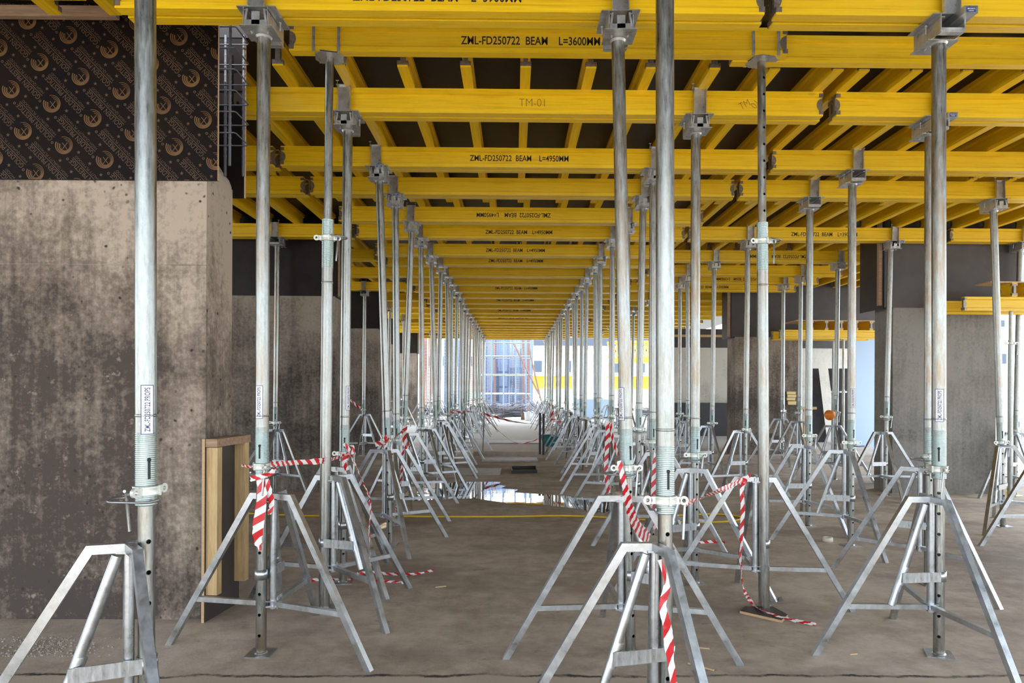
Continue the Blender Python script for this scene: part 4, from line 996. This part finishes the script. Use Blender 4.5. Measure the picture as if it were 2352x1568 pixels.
tape([ribbon(A3((620, 1066, 4.33), (680, 1062, 4.75), (740, 1058, 5.0), (765, 1054, 5.4), (800, 1040, 5.72)), [.035, .035, .045, .04, .03], .4, .085),
      ribbon(A3((555, 1068, 4.9), (580, 1072, 4.7), (600, 1066, 4.4)), .018, 1.5, .085)], 'red and white tape strung from the taped prop to the next prop on its right')
yT = 4.19
tape([ribbon(A3((598, 1098, yT), (602, 1140, yT - .01), (594, 1200, yT - .01), (592, 1240, yT), (598, 1264, yT)), [.05, .06, .065, .065, .05, .02], .2, .098, .003, wv=(1, 0, 0)),
      ribbon(A3((575, 1100, yT), (590, 1096, yT - .02), (606, 1092, yT - .03), (622, 1086, yT - .02), (634, 1076, yT)), .03, 3, .08),
      ribbon(A3((612, 1100, yT), (620, 1130, yT), (624, 1160, yT + .01), (618, 1180, yT)), [.03, .04, .03], 2, .08, wv=(1, 0, 0))], 'wide red and white tape knotted on the prop in front of the timber frame')
tape([ribbon(A3((790, 1018, 5.7), (800, 1030, 5.7), (806, 1045, 5.68), (812, 1030, 5.68), (806, 1022, 5.7)), .03, 6, .07),
      ribbon(A3((800, 1040, 5.70), (790, 1060, 5.68), (797, 1080, 5.68)), .045, 3, .08),
      ribbon(A3((802, 1040, 5.65), (820, 1075, 5.5), (835, 1110, 5.4), (850, 1150, 5.3), (848, 1210, 5.25), (850, 1270, 5.2), (852, 1320, 5.2)) + gp([(853, 1332), (870, 1334), (930, 1336), (922, 1338)], .01), .022, 1.6, .085),
      ribbon(gp([(820, 1318), (850, 1314), (900, 1318), (950, 1318), (996, 1309)], .012), .03, 1.0, .085)], 'red and white tape knotted on the second left prop and trailing down to the floor')
tape([ribbon(gp([(705, 1335), (740, 1330), (775, 1330), (810, 1330)], .012), .03, 2.0, .085)], 'short red and white tape scrap on the floor behind the left tripods')
tape([ribbon(A3((1422, 1058, 4.19), (1428, 1085, 4.17), (1436, 1120, 4.12), (1446, 1165, 4.0), (1462, 1205, 3.8), (1490, 1240, 3.5), (1520, 1262, 3.1), (1530, 1272, 3.0)), [.03, .035, .045, .055, .06, .05, .03], .7, .075, .004, wv=(1, 0, .7))],
     'red and white tape sagging from the leaning prop to the nearest thick prop')
rg = [Vector((P1[0] + .0345 * math.cos(t), P1[1] + .0345 * math.sin(t), At(1530, 1266, 3.04).z + .008 * math.sin(t * 2))) for t in [R(-200 + 30 * k) for k in range(9)]]
tape([ribbon(rg, .03, 0, .2, 0.001, wv=(0, 0, 1)), ribbon(A3((1515, 1285, 2.97), (1532, 1340, 2.93), (1522, 1390, 2.9), (1533, 1440, 2.85), (1537, 1490, 2.8), (1548, 1575, 2.72)), [.02, .03, .035, .04, .03], 1.2, .11, .003, wv=(1, 0, 0))],
     'red and white tape tied around the thick prop and hanging to the bottom edge')
tape([ribbon(A3((1572, 1157, 3.2), (1600, 1148, 3.7), (1640, 1132, 4.3), (1680, 1114, 4.8), (1712, 1098, 5.08)), .035, 1.6, .10),
      ribbon(A3((1712, 1098, 5.05), (1704, 1125, 5.0), (1706, 1170, 5.0), (1703, 1230, 5.0), (1702, 1290, 4.98), (1708, 1350, 4.95)) + gp([(1725, 1382), (1752, 1402)], .03) + gp([(1800, 1418), (1840, 1427), (1874, 1434)], .02), .03, 2.2, .10, wv=(1, 0, 0)),
      ribbon(A3((1698, 1108, 5.05), (1712, 1100, 5.02), (1722, 1094, 5.05)), .05, 4, .08)], 'red and white tape between thick prop and right open-forked prop, trailing on the floor')
tape([ribbon(A3((1397, 968, 8.0), (1394, 1030, 7.9), (1392, 1080, 7.85), (1398, 1132, 7.8)), .048, .8, .12, wv=(1, 0, 0)), ribbon(A3((1402, 970, 8.0), (1408, 1010, 7.9), (1420, 1045, 7.8)), .032, 1.2, .12, wv=(1, 0, 0))], 'red and white tape hanging off a prop in the right corridor row')
tape([ribbon(A3((1508, 1040, 6.9), (1502, 1100, 6.85), (1500, 1160, 6.8), (1505, 1215, 6.75)), .05, 1.4, .12, wv=(1, 0, 0))], 'red and white tape hanging straight down just left of the thick prop')
tape([ribbon(gp([(1570, 1246), (1600, 1246), (1640, 1244), (1665, 1246)], .012), .04, 1, .1)], 'red and white tape strip on the floor between the right tripods')
tape([ribbon(A3((930, 978, 8.1), (928, 1000, 8.05), (935, 1030, 8.0)), .06, 2, .1, wv=(1, 0, 0)), ribbon(A3((880, 1030, 7.2), (898, 1012, 7.5), (930, 985, 8.1)), .04, 2, .1), ribbon(A3((926, 1030, 7.7), (922, 1090, 7.6), (912, 1150, 7.5)) + gp([(905, 1196)], .02), .03, 1.0, .1, wv=(1, 0, 0))], 'red and white tape tied high on the fourth left prop')
tape([ribbon(A3((862, 1020, 7.1), (882, 1014, 7.05), (890, 1000, 7.05), (884, 1030, 7.05)), .05, 3, .1), ribbon(A3((892, 1030, 7.3), (900, 1045, 7.4), (896, 1060, 7.3)), .04, 3, .08)], 'short red and white tape knotted on the third left prop')
tape([ribbon(A3((805, 918, 16.0), (818, 930, 16.2), (828, 937, 16.3)), .06, 1, .2)], 'short tape end fluttering at the prop by the third left wall')
pz = Gr(1109, 1036).y
tape([ribbon(A3((1030, 948, 15.0), (1070, 945, 15.8), (1110, 948, pz)), .05, 1, .3), ribbon(A3((1110, 950, pz), (1140, 958, pz), (1180, 968, pz), (1240, 975, pz)), .06, 1.1, .24), ribbon(A3((1248, 958, pz), (1268, 962, 15.5), (1290, 970, 15)), .05, 1.2, .3),
      ribbon(A3((1112, 955, pz), (1140, 985, pz), (1175, 1012, pz), (1200, 1018, pz), (1235, 1008, pz), (1262, 985, 15.6)), .03, 2, .3)], 'red and white tape strung across the corridor between the posts')
tape([ribbon(A3((1270, 940, 14.5), (1265, 965, 14.5), (1262, 990, 14.4)), .06, 3, .2, wv=(1, 0, 0)), ribbon(A3((1285, 945, 14), (1270, 960, 14.2), (1262, 975, 14.2)), .07, 3, .2)], 'bunched red and white tape right of the two black posts')

# ------------------------------------------------------------------ beyond the slab
YB = 62.0
def rect_mb(b, xa, xb2, ya, yb2, Y, t=.3):
    p, q = At(xa, yb2, Y), At(xb2, ya, Y); b.box(p.x, q.x, Y, Y + t, max(p.z, 0), q.z)
e = empty('site_building', (0, 0, 0), 'sunlit white building with orange band and dark windows beyond the far end', 'building')
b = MB(); rect_mb(b, 1225, 1520, 700, 960, YB, 6); link('white_wall', b.mesh('white_wall', M['white']), e)
b = MB(); rect_mb(b, 1180, 1520, 862, 892, YB - .2, .2); link('orange_band', b.mesh('orange_band', M['orange']), e)
b = MB(); rect_mb(b, 1205, 1520, 856, 863, YB - .9, .9); link('ledge', b.mesh('ledge', M['white']), e)
for (xa, xb2) in ((1226, 1245), (1302, 1312), (1412, 1424), (1470, 1482)):
    b = MB(); rect_mb(b, xa, xb2, 828, 858, YB - .06, .06); w = link('window', b.mesh('window', M['glassd']), e)
b = MB(); rect_mb(b, 1225, 1520, 776, 793, YB - .3, .3); link('upper_opening', b.mesh('upper_opening', M['glassd']), e)
e = empty('site_building', (0, 0, 0), 'bright building glimpsed through the opening at the right edge', 'building')
b = MB(); rect_mb(b, 2280, 2500, 640, 960, 40, 6); link('white_wall', b.mesh('white_wall', M['white']), e)
for (xa, xb2, ya, yb2) in ((2292, 2312, 812, 835), (2292, 2308, 735, 750)): b = MB(); rect_mb(b, xa, xb2, ya, yb2, 39.9, .1); link('window', b.mesh('window', M['glassd']), e)
e = empty('site_building', (0, 0, 0), 'pale building far behind the scaffold on the left', 'building')
b = MB(); rect_mb(b, 900, 1230, 720, 950, 75, 6); link('white_wall', b.mesh('white_wall', M['white']), e)
for k in range(6): b = MB(); rect_mb(b, 985 + 32 * k, 1003 + 32 * k, 818, 840, 74.9, .1); link('window', b.mesh('window', M['glassd']), e)
# pale column with slanted side outside
b = MB(); p = [At(x, y, 36.0) for x, y in ((1318, 962), (1400, 962), (1400, 872), (1388, 858), (1388, 812), (1318, 812))]
b.prism([(q.x, max(q.z, 0)) for q in p], 'y', 36, 37); struct('wall_right_5', b, M['blueL'])
# rebar columns
def cage(px0, px1, ptop, Y, label, m='bluebar', nv=9, depth=1.6, hoops=22):
    p, q = At(px0, 960, Y), At(px1, ptop, Y); w = q.x - p.x; h = q.z
    e = empty('rebar_column', (p.x, Y, 0), label, 'rebar'); e['kind'] = 'thing'
    b = MB()
    for i in range(nv):
        x = w * i / (nv - 1)
        for y in ((0, depth) if 0 < i < nv - 1 else [depth * k / 4 for k in range(5)]):
            b.bar((x, y, 0), (x + random.uniform(-.03, .03), y, h), .05, .05, (0, 1, 0))
    link('vertical_bars', b.mesh('vertical_bars', M[m]), e)
    b = MB()
    for k in range(hoops):
        z = .3 + (h - .4) * k / hoops
        for a_, c_ in (((0, 0, z), (w, 0, z)), ((0, depth, z), (w, depth, z)), ((0, 0, z), (0, depth, z)), ((w, 0, z), (w, depth, z))): b.bar(a_, c_, .03, .03)
    link('stirrups', b.mesh('stirrups', M['rust' if m == 'bluebar' else 'bluebar']), e)
cage(1108, 1132, 760, 43, 'bluish rebar column cage at the left of the bright corridor end', nv=7)
cage(1140, 1168, 760, 45, 'dense rebar column cage in the middle of the bright corridor end', nv=11, hoops=30)
cage(1172, 1198, 800, 42, 'dark meshed rebar cage at the right of the bright corridor end', nv=10, hoops=34)
cage(1200, 1216, 770, 47, 'slim rusty rebar cage beside the scaffold', 'rust', 6)
cage(1020, 1052, 770, 44, 'rebar column cage seen between the left corridor props', nv=9)
cage(968, 996, 770, 40, 'rebar column cage beyond the left walls', 'rust', nv=8)
cage(1104, 1140, 745, 52, 'tall rebar column cage behind the leftmost cages at the corridor end', 'rust', nv=16, hoops=40)
cage(1144, 1182, 745, 54, 'tall bluish rebar column cage behind the middle cages at the corridor end', nv=18, hoops=44)
cage(1186, 1224, 745, 51, 'tall rebar column cage behind the scaffold diagonals', 'bluebar', nv=15, hoops=44)
cage(1062, 1098, 745, 50, 'tall rebar column cage just left of the corridor end', 'rust', nv=12, hoops=36)
e = empty('site_scaffold', (0, 0, 0), 'tube scaffold with plank decks around the rebar columns', 'scaffold')
Ys = 40.5
for x in (1112, 1128, 1156, 1184, 1208, 1220):
    for dy in (0, 3.2): p, q = At(x, 962, Ys), At(x, 740, Ys); b = MB(); b.tube((p.x, Ys + dy, 0), (p.x, Ys + dy, q.z), .04, 6); link('standard', b.mesh('standard', M['bluebar']), e)
for y in (780, 818, 860, 905, 930):
    for dy in (0, 3.2): p, q = At(1100, y, Ys), At(1222, y, Ys); b = MB(); b.tube((p.x, Ys + dy, p.z), (q.x, Ys + dy, q.z), .035, 6); link('ledger', b.mesh('ledger', M['bluebar']), e)
for (y, xa, xb2) in ((862, 1100, 1228), (904, 1100, 1210), (818, 1110, 1195)): p, q = At(xa, y, Ys), At(xb2, y, Ys); b = MB(); b.box(p.x, q.x, Ys + .1, Ys + 1.0, p.z, p.z + .06); link('plank_deck', b.mesh('plank_deck', M['ground']), e)
b = MB(); p, q = At(1180, 788, Ys), At(1238, 905, Ys); b.tube(p, q, .05, 6); p, q = At(1215, 800, Ys), At(1244, 925, Ys); b.tube(p, q, .05, 6); link('diagonals', b.mesh('diagonals', M['rust']), e)
# rebar bundles
def bundle(px, py, n, L, ang, label, droop=.2):
    p = Gr(px, py); e = empty('rebar_bundle', (p.x, p.y, 0), label, 'rebar bundle', None, ang)
    b = MB()
    for k in range(n):
        y, z = random.gauss(0, .22), abs(random.gauss(0, .18)) + .03
        b.sweep([(-L / 2 + random.uniform(-.3, .3), y, z + droop * random.uniform(.2, 1)), (0, y * .6, z + .12), (L / 2 + random.uniform(-.3, .3), y, z + droop * random.uniform(.2, 1) + .1)], .016, 5)
    link('bars', b.mesh('bars', M['rebar']), e); b = MB()
    for x in (-L / 3, L / 3): b = MB(); b.sweep([(x, .42 * math.cos(t), .28 + .30 * math.sin(t)) for t in [2 * math.pi * k / 12 for k in range(12)]], .012, 5, closed=True); link('tie_wire', b.mesh('tie_wire', M['rust']), e)
bundle(1160, 957, 60, 1.9, .5, 'sagging bundle of dark rebar on the bright ground, left of the white bucket', .5)
bundle(1178, 963, 40, 1.3, -.05, 'low flat bundle of dark rebar in front of the sagging one', .05)
bundle(1238, 958, 60, 1.6, -1.1, 'tall dark bundle of rebar right of the white bucket', .8)
bundle(1520, 962, 50, 2.0, .02, 'dark bundle of rebar beyond the right corridor props', .3)
bundle(1045, 960, 50, 4.0, .05, 'dark bundle of rebar beyond the left corridor props', .3)
p = Gr(1212, 966); b = MB(); b.lathe([(.0, 0), (.14, 0), (.17, .40), (.17, .42), (.155, .40), (.13, .03), (0, .03)], 20, (p.x, p.y)); tag(link('bucket', b.mesh('bucket', M['white'])), 'white bucket between the rebar bundles at the far end', 'bucket')
p = Gr(1202, 964); b = MB(); b.lathe([(0, 0), (.12, 0), (.12, .35), (0, .35)], 14, (p.x, p.y)); tag(link('paint_can', b.mesh('paint_can', M['rust'])), 'small rusty can left of the white bucket', 'can')
# crane boom / hoist frame on the right
e = empty('lattice_boom', (0, 0, 0), 'orange lattice boom over a yellow deck outside, right of the corridor', 'crane')
b = MB()
for dy in (0, 1.2):
    for (y0_, y1_) in ((784, 784), (826, 818)):
        p, q = At(1400, y0_, 50), At(1520, y1_, 50); p.y += dy; q.y += dy; b.bar(p, q, .12, .12)
    for k in range(9):
        p, q = At(1400 + 13 * k, 784, 50), At(1413 + 13 * k, 825, 50); p.y += dy; q.y += dy; b.bar(p, q, .07, .07); p, q = At(1413 + 13 * k, 784, 50), At(1400 + 13 * k, 825, 50); p.y += dy; q.y += dy; b.bar(p, q, .07, .07)
link('lattice', b.mesh('lattice', M['orangep']), e)
for x in (1403, 1470, 1515): p = At(x, 826, 50); b = MB(); b.tube((p.x, 50.6, 0), (p.x, 50.6, p.z + .2), .09, 8); link('mast', b.mesh('mast', M['orangep']), e)
b = MB(); rect_mb(b, 1400, 1520, 822, 832, 49.6, 2); link('deck', b.mesh('deck', M['hose']), e)
